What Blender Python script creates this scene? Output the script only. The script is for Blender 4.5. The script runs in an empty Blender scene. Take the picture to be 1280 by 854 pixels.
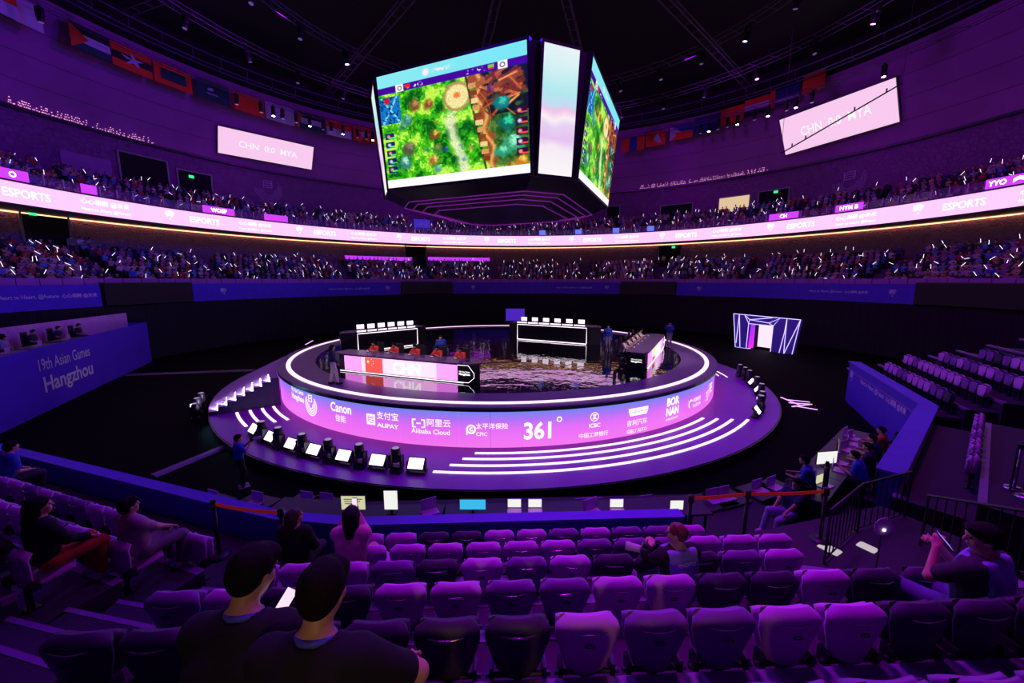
import bpy, bmesh, math, random
import numpy as np
from mathutils import Vector, Matrix
random.seed(7); RNG = np.random.default_rng(7)
PI = math.pi
def rad(d): return d*PI/180
SCN = bpy.context.scene; COL = SCN.collection

# ---------------------------------------------------------------- camera
ZC, FPX, PITCH = 6.3, 498.0, 0.153
cam_d = bpy.data.cameras.new('camera'); cam = bpy.data.objects.new('camera', cam_d); COL.objects.link(cam)
cam.location = (0, 0, ZC); cam.rotation_euler = (PI/2-PITCH, 0, 0)
cam_d.sensor_width = 36; cam_d.sensor_fit = 'HORIZONTAL'; cam_d.lens = FPX/1280*36
cam_d.clip_start = 0.05; cam_d.clip_end = 400
SCN.camera = cam
# ---------------------------------------------------------------- world, exposure
w = bpy.data.worlds.new('dark_hall'); SCN.world = w; w.use_nodes = True
w.node_tree.nodes['Background'].inputs[0].default_value = (0.05, 0.01, 0.10, 1)
w.node_tree.nodes['Background'].inputs[1].default_value = 0.004
vs = SCN.view_settings; vs.view_transform = 'Standard'; vs.look = 'None'; vs.exposure = 0; vs.gamma = 1; vs.use_curve_mapping = False
SCN.cycles.max_bounces = 5; SCN.cycles.diffuse_bounces = 2; SCN.cycles.glossy_bounces = 3
SCN.cycles.transmission_bounces = 4; SCN.cycles.transparent_max_bounces = 8
SCN.cycles.sample_clamp_indirect = 4.0; SCN.cycles.use_denoising = True
SCN.cycles.caustics_reflective = False; SCN.cycles.caustics_refractive = False
# ---------------------------------------------------------------- lights of the rig under the roof
VIO, MAG, BLU, WHT, WARM = (0.40, 0.002, 0.90), (0.62, 0.008, 1.0), (0.06, 0.012, 1.0), (1, .95, 1), (1, .62, .25)
AC = (1.0, 26.45)      # centre of the bowl
SC = (-0.77, 26.45)    # centre of the stage
def pa(r, deg, z=0, c=AC): return Vector((c[0]+r*math.cos(rad(deg)), c[1]+r*math.sin(rad(deg)), z))
def aim(o, target): o.rotation_euler = (Vector(target)-o.location).to_track_quat('-Z', 'Y').to_euler()
def spot(loc, target, col, power, size=60, blend=.6, rad_=.25):
    l = bpy.data.lights.new('stage_light', 'SPOT'); l.energy = power; l.color = col; l.spot_size = rad(size); l.spot_blend = blend; l.shadow_soft_size = rad_
    o = bpy.data.objects.new('stage_light', l); COL.objects.link(o); o.location = loc; aim(o, target); return o
def area(loc, target, col, power, sx=3, sy=3):
    l = bpy.data.lights.new('wash_light', 'AREA'); l.energy = power; l.color = col; l.shape = 'RECTANGLE'; l.size = sx; l.size_y = sy
    o = bpy.data.objects.new('wash_light', l); COL.objects.link(o); o.location = loc; aim(o, target); return o
# violet wash of the bowl wall, from the ring truss outwards
for a in range(-20, 221, 30):
    spot(pa(19, a, 25.5), pa(39.5, a, 22.0), VIO, 1850, 88, .7, .6)
# the audience wash on both tiers
for a in range(-15, 216, 33):
    spot(pa(14, a, 25.0), pa(36, a, 9.5), MAG, 1700, 62, .8, .5)
# seats around the camera
spot((1.5, 10, 21), (2.6, 4.2, 3), MAG, 8200, 36, 1., 1.2)
spot((-3, 9, 21), (-1.5, 3.0, 3.5), VIO, 2600, 30, 1., 1.0)
area((9, 15, 24), (15, 13, 3), MAG, 1400, 4, 3)
area((-12, 15, 24), (-8, 6, 3), VIO, 480, 4, 3)
# blue wash on the low walls and the stage apron
area((-3, 24, 20), (-24, 22, 1.5), BLU, 2600, 3, 3)
area((-1, 19, 18), (2, 7, 2), BLU, 380, 4, 2)
area((4, 22, 20), (14, 15, 2), BLU, 900, 3, 3)
for a in (-120, -95, -70, -45, -20, 200):
    spot(pa(9, a+14, 20, SC), pa(15.0, a, .35, SC), (.34, .003, 1) if a > -60 else (.10, .003, 1), 1700, 34, .9, .3)
for a in (20, 60, 100, 140, 180):
    spot(pa(20, a, 24, SC), pa(12, a, 1.85, SC), VIO, 500, 40, .9, .3)
# white key lights on the two players' desks
spot((-7, 8, 20), (-5, 19.5, 3), WHT, 9000, 22, .5, .2)
spot((16, 14, 20), (7.4, 23.2, 3), WHT, 9000, 22, .5, .2)
# warm light from the concourse door behind the camera
spot((.6, -4.5, 7.4), (-.2, 4.6, 2.9), WARM, 240, 34, .8, .22)

# ---------------------------------------------------------------- helpers
def pix(x, y, z=None, Y=None, depth=None):
    """photo pixel -> point on a height, a Y plane or at a depth"""
    c, s = math.cos(PITCH), math.sin(PITCH); a = (x-640)/FPX; b = (427-y)/FPX
    r = Vector((a, c+b*s, -s+b*c))
    t = (z-ZC)/r.z if z is not None else (Y/r.y if Y is not None else depth)
    return r*t + Vector((0, 0, ZC))
def pix_ring(x, y, R0, z0, R1, z1, c=AC):
    """photo pixel -> point on the cone through radius R0 at z0 and R1 at z1 (far side); gives angle in degrees, radius, z"""
    d = pix(x, y, depth=1)-Vector((0, 0, ZC)); k = (R1-R0)/(z1-z0) if z1 != z0 else 0
    best = None; t = 2.0
    while t < 140:
        p = Vector((0, 0, ZC))+d*t; r = math.hypot(p.x-c[0], p.y-c[1])-(R0+k*(p.z-z0))
        if best is not None and best < 0 <= r: break
        best = r; t += .02
    return math.degrees(math.atan2(p.y-c[1], p.x-c[0])), math.hypot(p.x-c[0], p.y-c[1]), p.z
MATS = {}
def mat(name, col, rough=.5, metal=0., emit=None, es=0., var=.12, scale=6., bump=0., spec=.5, alpha=1.):
    if name in MATS: return MATS[name]
    m = bpy.data.materials.new(name); m.use_nodes = True; MATS[name] = m
    nt = m.node_tree; b = nt.nodes['Principled BSDF']; L = nt.links
    b.inputs['Base Color'].default_value = (*col, 1); b.inputs['Roughness'].default_value = rough; b.inputs['Metallic'].default_value = metal
    b.inputs['Specular IOR Level'].default_value = spec
    if alpha < 1: b.inputs['Alpha'].default_value = alpha
    if emit is not None:
        b.inputs['Emission Color'].default_value = (*emit, 1); b.inputs['Emission Strength'].default_value = es
    if var > 0:
        tc = nt.nodes.new('ShaderNodeTexCoord'); n = nt.nodes.new('ShaderNodeTexNoise'); n.inputs['Scale'].default_value = scale; n.inputs['Detail'].default_value = 5
        r = nt.nodes.new('ShaderNodeValToRGB'); r.color_ramp.elements[0].position = .3; r.color_ramp.elements[1].position = .7
        r.color_ramp.elements[0].color = (*[c*(1-var) for c in col], 1); r.color_ramp.elements[1].color = (*[min(1, c*(1+var)) for c in col], 1)
        L.new(tc.outputs['Object'], n.inputs['Vector']); L.new(n.outputs['Fac'], r.inputs['Fac']); L.new(r.outputs['Color'], b.inputs['Base Color'])
        if bump > 0:
            bp = nt.nodes.new('ShaderNodeBump'); bp.inputs['Strength'].default_value = bump; bp.inputs['Distance'].default_value = .02
            L.new(n.outputs['Fac'], bp.inputs['Height']); L.new(bp.outputs['Normal'], b.inputs['Normal'])
    return m
def glow(name, col, es): return mat(name, (.02, .02, .02), .5, 0, col, es, 0)

class MB:
    """collects geometry for ONE mesh"""
    def __init__(s): s.v = []; s.f = []
    def add(s, vs, fs):
        n = len(s.v); s.v += [tuple(p) for p in vs]; s.f += [tuple(i+n for i in q) for q in fs]; return s
    def box(s, c, size, rz=0., M=None):
        hx, hy, hz = size[0]/2, size[1]/2, size[2]/2; ca, sa = math.cos(rz), math.sin(rz); vs = []
        for x, y, z in [(-1,-1,-1),(1,-1,-1),(1,1,-1),(-1,1,-1),(-1,-1,1),(1,-1,1),(1,1,1),(-1,1,1)]:
            p = Vector((x*hx*ca-y*hy*sa, x*hx*sa+y*hy*ca, z*hz))
            vs.append((M @ p if M else p)+Vector(c))
        return s.add(vs, [(0,3,2,1),(4,5,6,7),(0,1,5,4),(1,2,6,5),(2,3,7,6),(3,0,4,7)])
    def bbox(s, c, size, bev, rz=0.):
        """box with chamfered vertical edges and top rim"""
        hx, hy, hz = size[0]/2, size[1]/2, size[2]/2
        def ring(d, z):
            pts = []
            for sx, sy in [(-1,-1),(1,-1),(1,1),(-1,1)]:
                a = (sx*(hx-d), sy*(hy-d)); 
                if sx*sy > 0: q = [(a[0], a[1]+(-sy)*bev*1.0), (a[0]-sx*bev, a[1])]
                else: q = [(a[0]-sx*bev, a[1]), (a[0], a[1]-sy*bev)]
                pts += [(x, y, z) for x, y in q]
            return pts
        ca, sa = math.cos(rz), math.sin(rz); n = len(s.v); R = [ring(0, -hz), ring(0, hz-bev), ring(bev*.7, hz)]
        vs = [(c[0]+x*ca-y*sa, c[1]+x*sa+y*ca, c[2]+z) for r in R for x, y, z in r]
        fs = [tuple(range(7, -1, -1)), tuple(range(16, 24))]
        for k in range(2):
            for i in range(8): fs.append((k*8+i, k*8+(i+1) % 8, k*8+8+(i+1) % 8, k*8+8+i))
        return s.add(vs, fs)
    def prism(s, poly, z0, z1):
        n = len(poly); return s.add([(x, y, z0) for x, y in poly]+[(x, y, z1) for x, y in poly],
            [tuple(range(n-1, -1, -1)), tuple(range(n, 2*n))]+[(i, (i+1) % n, n+(i+1) % n, n+i) for i in range(n)])
    def tube(s, path, r, n=6, closed=False, caps=True):
        path = [Vector(p) for p in path]; m = len(path); rs = r if isinstance(r, (list, tuple)) else [r]*m; vs = []
        up = None
        for i, p in enumerate(path):
            a = path[(i-1) % m] if (closed or i > 0) else p; b = path[(i+1) % m] if (closed or i < m-1) else p
            t = (b-a).normalized()
            if up is None: up = Vector((0, 0, 1)) if abs(t.z) < .9 else Vector((1, 0, 0))
            x = t.cross(up).normalized(); y = x.cross(t).normalized(); up = y
            for k in range(n):
                q = 2*PI*k/n; vs.append(p+(x*math.cos(q)+y*math.sin(q))*rs[i])
        fs = []
        for i in range(m if closed else m-1):
            j = (i+1) % m
            for k in range(n): fs.append((i*n+k, i*n+(k+1) % n, j*n+(k+1) % n, j*n+k))
        if caps and not closed: fs += [tuple(range(n-1, -1, -1)), tuple((m-1)*n+k for k in range(n))]
        return s.add(vs, fs)
    def lathe(s, prof, n=12, c=(0, 0, 0), M=None):
        vs = []; m = len(prof)
        for r, z in prof:
            for k in range(n):
                p = Vector((r*math.cos(2*PI*k/n), r*math.sin(2*PI*k/n), z)); vs.append((M @ p if M else p)+Vector(c))
        fs = [tuple(range(n-1, -1, -1)), tuple((m-1)*n+k for k in range(n))]
        for i in range(m-1):
            for k in range(n): fs.append((i*n+k, i*n+(k+1) % n, (i+1)*n+(k+1) % n, (i+1)*n+k))
        return s.add(vs, fs)
    def arc(s, c, prof, a0, a1, n):
        """closed (r,z) profile swept round centre c"""
        m = len(prof); full = abs(a1-a0) >= 359.9; vs = []
        cnt = n if full else n+1
        for i in range(cnt):
            a = rad(a0+(a1-a0)*i/n)
            for r, z in prof: vs.append((c[0]+r*math.cos(a), c[1]+r*math.sin(a), z))
        fs = []
        for i in range(n):
            j = (i+1) % cnt
            for k in range(m): fs.append((i*m+k, j*m+k, j*m+(k+1) % m, i*m+(k+1) % m))
        if not full: fs += [tuple(range(m)), tuple((cnt-1)*m+k for k in range(m-1, -1, -1))]
        return s.add(vs, fs)
    def quad(s, a, b, c, d): return s.add([a, b, c, d], [(0, 1, 2, 3)])
    def sphere(s, c, r, n=8, m=6, sc=(1, 1, 1)):
        vs = [(c[0], c[1], c[2]-r*sc[2])]
        for i in range(1, m):
            t = -PI/2+PI*i/m
            for k in range(n): vs.append((c[0]+r*sc[0]*math.cos(t)*math.cos(2*PI*k/n), c[1]+r*sc[1]*math.cos(t)*math.sin(2*PI*k/n), c[2]+r*sc[2]*math.sin(t)))
        vs.append((c[0], c[1], c[2]+r*sc[2])); fs = [(0, 1+(k+1) % n, 1+k) for k in range(n)]
        for i in range(m-2):
            for k in range(n): fs.append((1+i*n+k, 1+i*n+(k+1) % n, 1+(i+1)*n+(k+1) % n, 1+(i+1)*n+k))
        T = len(vs)-1; fs += [(T, 1+(m-2)*n+k, 1+(m-2)*n+(k+1) % n) for k in range(n)]
        return s.add(vs, fs)
    def mesh(s, name, smooth=False):
        me = bpy.data.meshes.new(name); me.from_pydata(s.v, [], s.f); me.update()
        bm = bmesh.new(); bm.from_mesh(me); bmesh.ops.recalc_face_normals(bm, faces=bm.faces); bm.to_mesh(me); bm.free()
        if smooth: me.shade_smooth() if hasattr(me, 'shade_smooth') else [setattr(p, 'use_smooth', True) for p in me.polygons]
        return me
    def build(s, name, m, parent=None, loc=None, rz=0., smooth=False, kind=None):
        return link(name, s.mesh(name, smooth), m, parent, loc, rz, kind)
def link(name, me, m, parent=None, loc=None, rz=0., kind=None):
    o = bpy.data.objects.new(name, me); COL.objects.link(o)
    if m is not None and len(me.materials) == 0: me.materials.append(m)
    elif m is not None and me.materials[0] is not m:
        o.material_slots[0].link = 'OBJECT'; o.material_slots[0].material = m
    if parent is not None: o.parent = parent
    if loc is not None: o.location = loc
    if rz: o.rotation_euler = (0, 0, rz)
    if kind: o['kind'] = kind
    return o
def tag(o, label, cat, group=None, kind=None):
    o['label'] = label; o['category'] = cat
    if group: o['group'] = group
    if kind: o['kind'] = kind
    return o
def thing(name, label, cat, loc=(0, 0, 0), rz=0., group=None):
    o = bpy.data.objects.new(name, None); COL.objects.link(o); o.empty_display_size = .2
    o.location = loc; o.rotation_euler = (0, 0, rz); return tag(o, label, cat, group)
def clone(root, loc=None, rz=None, label=None, group=None, mats=None):
    def cp(o, par):
        c = o.copy(); COL.objects.link(c); c.parent = par
        if mats and o.name.split('.')[0] in mats and c.material_slots:
            c.material_slots[0].link = 'OBJECT'; c.material_slots[0].material = mats[o.name.split('.')[0]]
        for ch in list(KIDS.get(o.name, o.children)): cp(ch, c)
        return c
    KIDS = {}
    r = cp(root, None)
    if loc is not None: r.location = loc
    if rz is not None: r.rotation_euler = (0, 0, rz)
    if label: r['label'] = label
    if group: r['group'] = group
    return r
def struct(o, label=None):
    o['kind'] = 'structure'
    if label: o['label'] = label; o['category'] = 'building part'
    return o
# ---- lettering -----------------------------------------------------------
FONT_CACHE = {}
def text_mesh(txt, size=1., bold=0., extr=0., shear=0.):
    key = (txt, size, bold, extr, shear)
    if key in FONT_CACHE: return FONT_CACHE[key]
    cu = bpy.data.curves.new('t', 'FONT'); cu.body = txt; cu.size = size; cu.align_x = 'CENTER'; cu.align_y = 'CENTER'; cu.offset = bold*size; cu.extrude = extr; cu.shear = shear; cu.resolution_u = 3
    o = bpy.data.objects.new('t', cu); COL.objects.link(o)
    me = bpy.data.meshes.new_from_object(o.evaluated_get(bpy.context.evaluated_depsgraph_get()))
    bpy.data.objects.remove(o); bpy.data.curves.remove(cu)
    vs = np.array([v.co[:] for v in me.vertices]) if len(me.vertices) else np.zeros((0, 3)); fs = [tuple(p.vertices) for p in me.polygons]
    if len(vs):
        w_ = vs[:, 0].max()-vs[:, 0].min(); vs[:, 0] -= (vs[:, 0].max()+vs[:, 0].min())/2; vs[:, 1] -= (vs[:, 1].max()+vs[:, 1].min())/2
    bpy.data.meshes.remove(me); FONT_CACHE[key] = (vs, fs); return vs, fs
def text2d(mb, txt, x, y, w_=None, h=None, bold=.012, shear=0.):
    """flat lettering centred at x,y scaled to width or height, added to mb in the z=0 plane"""
    vs, fs = text_mesh(txt, 1., bold, 0., shear)
    if not len(vs): return mb
    W = np.ptp(vs[:, 0]); H = np.ptp(vs[:, 1]); kx = w_/W if w_ else h/H; ky = h/H if h else kx
    return mb.add([(x+a*kx, y+b*ky, 0.) for a, b, _ in vs], fs)
def disc2d(mb, x, y, r0, r1, n=20, a0=0, a1=360):
    cnt = n if a1-a0 >= 360 else n+1; vs = []
    for i in range(cnt):
        a = rad(a0+(a1-a0)*i/n); vs += [(x+r0*math.cos(a), y+r0*math.sin(a), 0), (x+r1*math.cos(a), y+r1*math.sin(a), 0)]
    return mb.add(vs, [(2*i, 2*i+1, 2*((i+1) % cnt)+1, 2*((i+1) % cnt)) for i in range(n)])
def rect2d(mb, x, y, w_, h, ang=0.):
    ca, sa = math.cos(ang), math.sin(ang)
    return mb.add([(x+a*w_/2*ca-b*h/2*sa, y+a*w_/2*sa+b*h/2*ca, 0) for a, b in ((-1,-1),(1,-1),(1,1),(-1,1))], [(0, 1, 2, 3)])
def line2d(mb, x0, y0, x1, y1, t): 
    return rect2d(mb, (x0+x1)/2, (y0+y1)/2, math.hypot(x1-x0, y1-y0), t, math.atan2(y1-y0, x1-x0))
def wrap_out(mb, c, R, a0, z0):   # plane -> outside of a drum seen from outside
    mb.v = [(c[0]+R*math.cos(rad(a0)+x/R), c[1]+R*math.sin(rad(a0)+x/R), z0+y) for x, y, _ in mb.v]; return mb
def wrap_in(mb, c, R, a0, z0, k=0.):     # plane -> inside of a ring seen from its middle; k = dR/dz
    mb.v = [(c[0]+(R+k*y)*math.cos(rad(a0)-x/R), c[1]+(R+k*y)*math.sin(rad(a0)-x/R), z0+y) for x, y, _ in mb.v]; return mb
def wrap_plane(mb, o, ux, uy, off=0.):
    ux, uy, o = Vector(ux).normalized(), Vector(uy).normalized(), Vector(o); n = ux.cross(uy)
    mb.v = [tuple(o+ux*x+uy*y+n*off) for x, y, _ in mb.v]; return mb
# ================================================================ the bowl
A0, A1 = -26, 206
def perf_mat(name, col, sc=2.2, rough=.55):
    m = mat(name, col, rough, 0, None, 0, .15, 1.5); nt = m.node_tree; b = nt.nodes['Principled BSDF']
    tc = nt.nodes.new('ShaderNodeTexCoord'); v = nt.nodes.new('ShaderNodeTexVoronoi'); v.inputs['Scale'].default_value = sc; v.feature = 'DISTANCE_TO_EDGE'
    r = nt.nodes.new('ShaderNodeValToRGB'); r.color_ramp.elements[0].position = .0; r.color_ramp.elements[1].position = .16
    bp = nt.nodes.new('ShaderNodeBump'); bp.inputs['Strength'].default_value = .9; bp.inputs['Distance'].default_value = .06
    nt.links.new(tc.outputs['Object'], v.inputs['Vector']); nt.links.new(v.outputs['Distance'], r.inputs['Fac']); nt.links.new(r.outputs['Color'], bp.inputs['Height']); nt.links.new(bp.outputs['Normal'], b.inputs['Normal'])
    return m
M_floor = mat('black_carpet_floor', (.0022, .0010, .003), .8, var=.25, scale=1.2, spec=.06)
M_black = mat('black_paint', (.012, .011, .014), .55)
M_cloth = mat('black_drape', (.012, .010, .016), .9, scale=20)
M_drum = mat('drum_panel', (.36, .07, .42), .6, var=.14, scale=.3)
M_perf = perf_mat('perforated_panel', (.22, .05, .27))
M_perfl = perf_mat('perforated_panel_lower', (.32, .13, .28), 3.4)
M_soffit = mat('soffit', (.16, .12, .16), .6)
M_conc = mat('tier_concrete', (.13, .08, .16), .8, scale=3)
M_glass = mat('parapet_panel', (.38, .10, .48), .3, var=.08, scale=1.)
M_bluecloth = mat('blue_banner', (.085, .03, .62), .7, var=.08, scale=2)
M_bluelt = mat('blue_coping', (.13, .025, .66), .6, var=.08, scale=2)
M_let = mat('pale_lettering', (.80, .75, .9), .6, var=0)
M_ribbon = glow('ribbon_screen', (1.0, .45, .96), 1.4)
M_ribtxt = glow('ribbon_lettering', (1.0, .80, 1.0), 1.7)
M_white = glow('white_light', (1, .93, 1), 5.)
M_warmled = glow('warm_strip', (1, .50, .22), 3.0)
M_metal = mat('dark_steel', (.10, .09, .11), .35, .8)

fl = MB(); fl.arc(AC, [(.001, -.2), (31.2, -.2), (31.2, 0), (.001, 0)], 0, 360, 72); struct(fl.build('floor', M_floor), 'black matt arena floor around the round stage')
# pleated black drape below the first tier
cu = MB(); n = 1500; vs = []
for i in range(n+1):
    a = A0+(A1-A0)*i/n; r = 30.62+.09*math.sin(i*2.1)+.05*math.sin(i*.73)
    vs += [pa(r, a, 0.02), pa(r*.5+30.62*.5, a, 4.38)]
cu.add(vs, [(2*i, 2*i+2, 2*i+3, 2*i+1) for i in range(n)])
tag(cu.build('drape', M_cloth, smooth=True), 'long pleated black drape hanging below the first tier', 'curtain')
# lower tier steps
LT_R, LT_Z, LT_DR, LT_DZ, LT_N = 31.7, 5.55, .86, .43, 7
pr = [(31.0, 4.4), (31.0, LT_Z)]
for k in range(LT_N):
    r = LT_R+LT_DR*(k+1)-.25; z = LT_Z+LT_DZ*k; pr += [(r, z), (r, z+LT_DZ)]
pr[-1] = (pr[-1][0], LT_Z+LT_DZ*(LT_N-1)); pr += [(38.8, pr[-1][1]), (38.8, 4.4)]
struct(MB().arc(AC, pr, A0, A1, 116).build('floor_lower_tier', M_conc), 'stepped concrete of the lower seating tier')
# front parapet panels, one by one
wp = struct(MB().arc(AC, [(30.75, 4.45), (31.1, 4.45), (31.1, 5.7), (30.75, 5.7)], A0, A1, 116).build('wall_parapet', M_soffit), 'low wall in front of the lower tier')
npan = 96; da = (A1-A0)/npan
for i in range(npan):
    a = A0+da*i; MB().arc(AC, [(30.86, 5.7), (30.93, 5.7), (30.93, 6.42), (30.86, 6.42)], a+.06, a+da-.06, 2).build('parapet_panel', M_glass, wp)
# banners hung on the parapet; positions read along the photograph
def bang(x, y=362): return pix_ring(x, y, 30.6, 4, 30.6, 5)[0]
def slogan(mb, w_):
    text2d(mb, 'Heart to Heart, @Future', -w_*.2, 0, w_=w_*.55, bold=.004); text2d(mb, '心心相融 @未来', w_*.29, 0, w_=w_*.36, bold=.01); return mb
def games_mark(mb, x, y, s):
    """the fan-shaped games emblem reduced to its arcs"""
    for k in range(5): disc2d(mb, x-.1*s, y-.35*s, s*(.28+.14*k), s*(.34+.14*k), 14, 25+6*k, 150-8*k)
    disc2d(mb, x, y-.42*s, 0, s*.1, 8); line2d(mb, x-.45*s, y+.2*s, x-.1*s, y+.34*s, .07*s); line2d(mb, x-.1*s, y+.34*s, x-.35*s, y-.1*s, .07*s); return mb
segs = [(-55, 124, 60, 'blue parapet banner beside the left gangway panel', 0), (240, 500, 437, 'blue parapet banner left of the far gangway panel', 1), (567, 774, 718, 'blue parapet banner behind the far desk', 1), (846, 1146, 1048, 'blue parapet banner above the lit portal', 1)]
for x0, x1, xt, lb, emb in segs:
    a0, a1 = bang(max(x0, -40)), bang(x1); a0 = a0+360 if a0 < -90 else a0
    o = MB().arc(AC, [(30.54, 4.42), (30.66, 4.42), (30.66, 5.98), (30.54, 5.98)], a1, a0, max(4, int(abs(a0-a1)/2))).build('parapet_banner', M_bluecloth)
    tag(o, lb, 'banner', 'blue banners along the lower tier parapet')
    wd = 5.2 if x0 > 0 else 6; at = bang(xt); at = at+360 if at < -90 else at
    wrap_in(slogan(MB(), wd), AC, 30.51, at, 5.25).build('lettering', M_let, o)
    if emb:
        for q in (.12, .93):
            wrap_in(games_mark(MB(), 0, 0, .55), AC, 30.51, a0+(a1-a0)*q, 5.25).build('emblem', M_let, o)
for x0, x1, lb in [(126, 237, 'black gangway panel between blue banners on the left bowl side'), (502, 565, 'black gangway panel on the parapet behind the round stage'), (776, 845, 'black gangway panel on the parapet right of the far desk'), (1148, 1330, 'wide black gangway panel on the parapet above the right seat block')]:
    a0, a1 = bang(x0), bang(min(x1, 1320)); a0 = a0+360 if a0 < -90 else a0
    o = thing('gangway_panel', lb, 'panel')
    MB().arc(AC, [(30.3, 4.5), (30.7, 4.5), (30.7, 6.05), (30.3, 6.05)], a1, a0, 10).build('board', M_black, o)
    MB().arc(AC, [(30.28, 6.05), (30.72, 6.05), (30.72, 6.12), (30.28, 6.12)], a1, a0, 10).build('top_rail', M_metal, o)
# back wall of the lower tier, warm strip, soffit
wl = struct(MB().arc(AC, [(38.6, 7.9), (39.0, 7.9), (39.0, 11.5), (38.6, 11.5)], A0, A1, 116).build('wall_lower_tier', M_perfl), 'perforated back wall of the lower tier')
tag(MB().arc(AC, [(38.42, 11.30), (38.54, 11.30), (38.54, 11.38), (38.42, 11.38)], A0, A1, 116).build('strip_light', M_warmled), 'warm strip light along the top of the lower back wall', 'light')
struct(MB().arc(AC, [(33.9, 11.3), (38.4, 11.42), (41, 11.42), (41, 11.8), (33.9, 11.8)], A0, A1, 116).build('ceiling_lower_tier', M_soffit), 'soffit over the lower tier')
# LED ribbon on the balcony front
rb = thing('ribbon_board', 'pink LED ribbon board running round the balcony front', 'screen')
nrb = 58; da = (A1-A0)/nrb
for i in range(nrb):
    a = A0+da*i; MB().arc(AC, [(33.8, 11.32), (33.95, 11.32), (33.95, 12.68), (33.8, 12.68)], a+.012, a+da-.012, 2).build('screen_panel', M_ribbon, rb)
MB().arc(AC, [(33.74, 12.70), (34.0, 12.70), (34.0, 12.80), (33.74, 12.80)], A0, A1, 116).build('top_trim', M_metal, rb)
MB().arc(AC, [(33.74, 11.2), (34.0, 11.2), (34.0, 11.3), (33.74, 11.3)], A0, A1, 116).build('bottom_trim', M_metal, rb)
per = 21.06; a = 177.2+per
while a > A0+2:
    for off, kind in ((0, 0), (-8.1, 1), (-16.1, 2)):
        b = a+off
        if not (A0+2 < b < A1-2): continue
        mb = MB()
        if kind == 0: text2d(mb, 'ESPORTS', 0, 0, w_=2.6, h=.55, bold=.02)
        elif kind == 1:
            text2d(mb, '心心相融 @未来', 0, .22, w_=3.3, h=.46, bold=.006, shear=.15); text2d(mb, 'Heart to Heart, @Future', 0, -.34, w_=3.3, bold=.006, shear=.15)
        else: games_mark(mb, 0, .1, .75)
        wrap_in(mb, AC, 33.78, b, 12.0).build('lettering' if kind < 2 else 'emblem', M_ribtxt, rb)
    a -= per
# balcony balustrade: glass with posts
M_bglass = mat('balustrade_glass', (.30, .20, .42), .08, var=0, alpha=.35)
M_post = mat('white_post', (.75, .72, .8), .35, var=0)
bl = struct(MB().arc(AC, [(34.05, 13.5), (34.12, 13.5), (34.12, 13.55), (34.05, 13.55)], A0, A1, 116).build('trim_balustrade', M_metal), 'balustrade on the balcony edge')
nb = 120; da = (A1-A0)/nb
for i in range(nb):
    a = A0+da*i; MB().arc(AC, [(34.07, 12.75), (34.10, 12.75), (34.10, 13.5), (34.07, 13.5)], a+.08, a+da-.08, 1).build('glass_panel', M_bglass, bl)
pm = MB().box((0, 0, .42), (.07, .07, .84)).mesh('post')
for i in range(0, nb+1):
    link('post', pm, M_post, bl, pa(34.02, A0+da*i, 12.72), rad(A0+da*i))
# purple LED plates on the balcony edge
M_plate = glow('magenta_plate', (.62, .05, 1.0), 1.1)
M_plateb = glow('blue_plate', (.16, .22, 1.0), .9)
for x0, x1, y, txt, lb, mt in [(-8, 33, 213, 'O', 'magenta LED plate on the balcony edge with a white ring', M_plate), (100, 119, 230, '', 'small magenta LED plate on the balcony beside the slogan', M_plate), (253, 292, 260, 'WOEP', 'magenta LED plate on the balcony right of the exit doors', M_plate), (330, 359, 269, '', 'magenta LED plate on the balcony below the wall emblem', M_plate),
        (962, 998, 270, 'CH', 'magenta LED plate on the balcony beside the dark doorway', M_plate), (1045, 1079, 260, 'NYM B', 'magenta LED plate on the balcony under the right wall emblem', M_plate), (1234, 1264, 224, 'YYO', 'magenta LED plate on the balcony with looped white writing', M_plate), (1266, 1300, 217, '~', 'magenta LED plate on the balcony at the right bowl end', M_plate)]:
    c0, c1 = pix_ring(max(x0, -30), y, 33.9, 12, 33.9, 13), pix_ring(x1, y, 33.9, 12, 33.9, 13)
    o = MB().arc(AC, [(33.84, 12.84), (33.9, 12.84), (33.9, 13.5), (33.84, 13.5)], c1[0], c0[0], 4).build('balcony_plate', mt); tag(o, lb, 'screen', 'magenta plates on the balcony edge')
    if txt:
        wrap_in(text2d(MB(), txt, 0, 0, h=.36, bold=.01), AC, 33.82, (c0[0]+c1[0])/2, 13.17).build('lettering', M_white, o)
for x, lb in [(678, 'pale blue sheet on the balcony edge behind the cube'), (723, 'pale blue sheet on the balcony edge right of the cube'), (770, 'blue sheet on the balcony edge below the dark pillar'), (813, 'blue and white sheet on the balcony edge by the lit doorway')]:
    a = pix_ring(x, 290, 33.9, 12, 33.9, 13)[0]
    tag(MB().arc(AC, [(33.86, 12.84), (33.9, 12.84), (33.9, 13.5), (33.86, 13.5)], a-.75, a+.75, 3).build('balcony_sheet', M_plateb), lb, 'banner', 'blue sheets on the balcony')
# upper tier
UT_R, UT_Z, UT_DR, UT_DZ, UT_N = 34.9, 12.1, .84, .5, 6
pr = [(34.2, 11.8), (34.2, UT_Z)]
for k in range(UT_N):
    r = UT_R+UT_DR*(k+1)-.25; z = UT_Z+UT_DZ*k; pr += [(r, z), (r, z+UT_DZ)]
pr[-1] = (pr[-1][0], UT_Z+UT_DZ*(UT_N-1)); pr += [(40.9, pr[-1][1]), (40.9, 11.8)]
struct(MB().arc(AC, pr, A0, A1, 116).build('floor_upper_tier', M_conc), 'stepped concrete of the upper seating tier')
wu = struct(MB().arc(AC, [(40.7, 13.9), (41.2, 13.9), (41.2, 19.7), (40.7, 19.7)], -90, 270, 180).build('wall_upper_tier', M_perf), 'dark perforated wall behind the upper tier')
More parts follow.
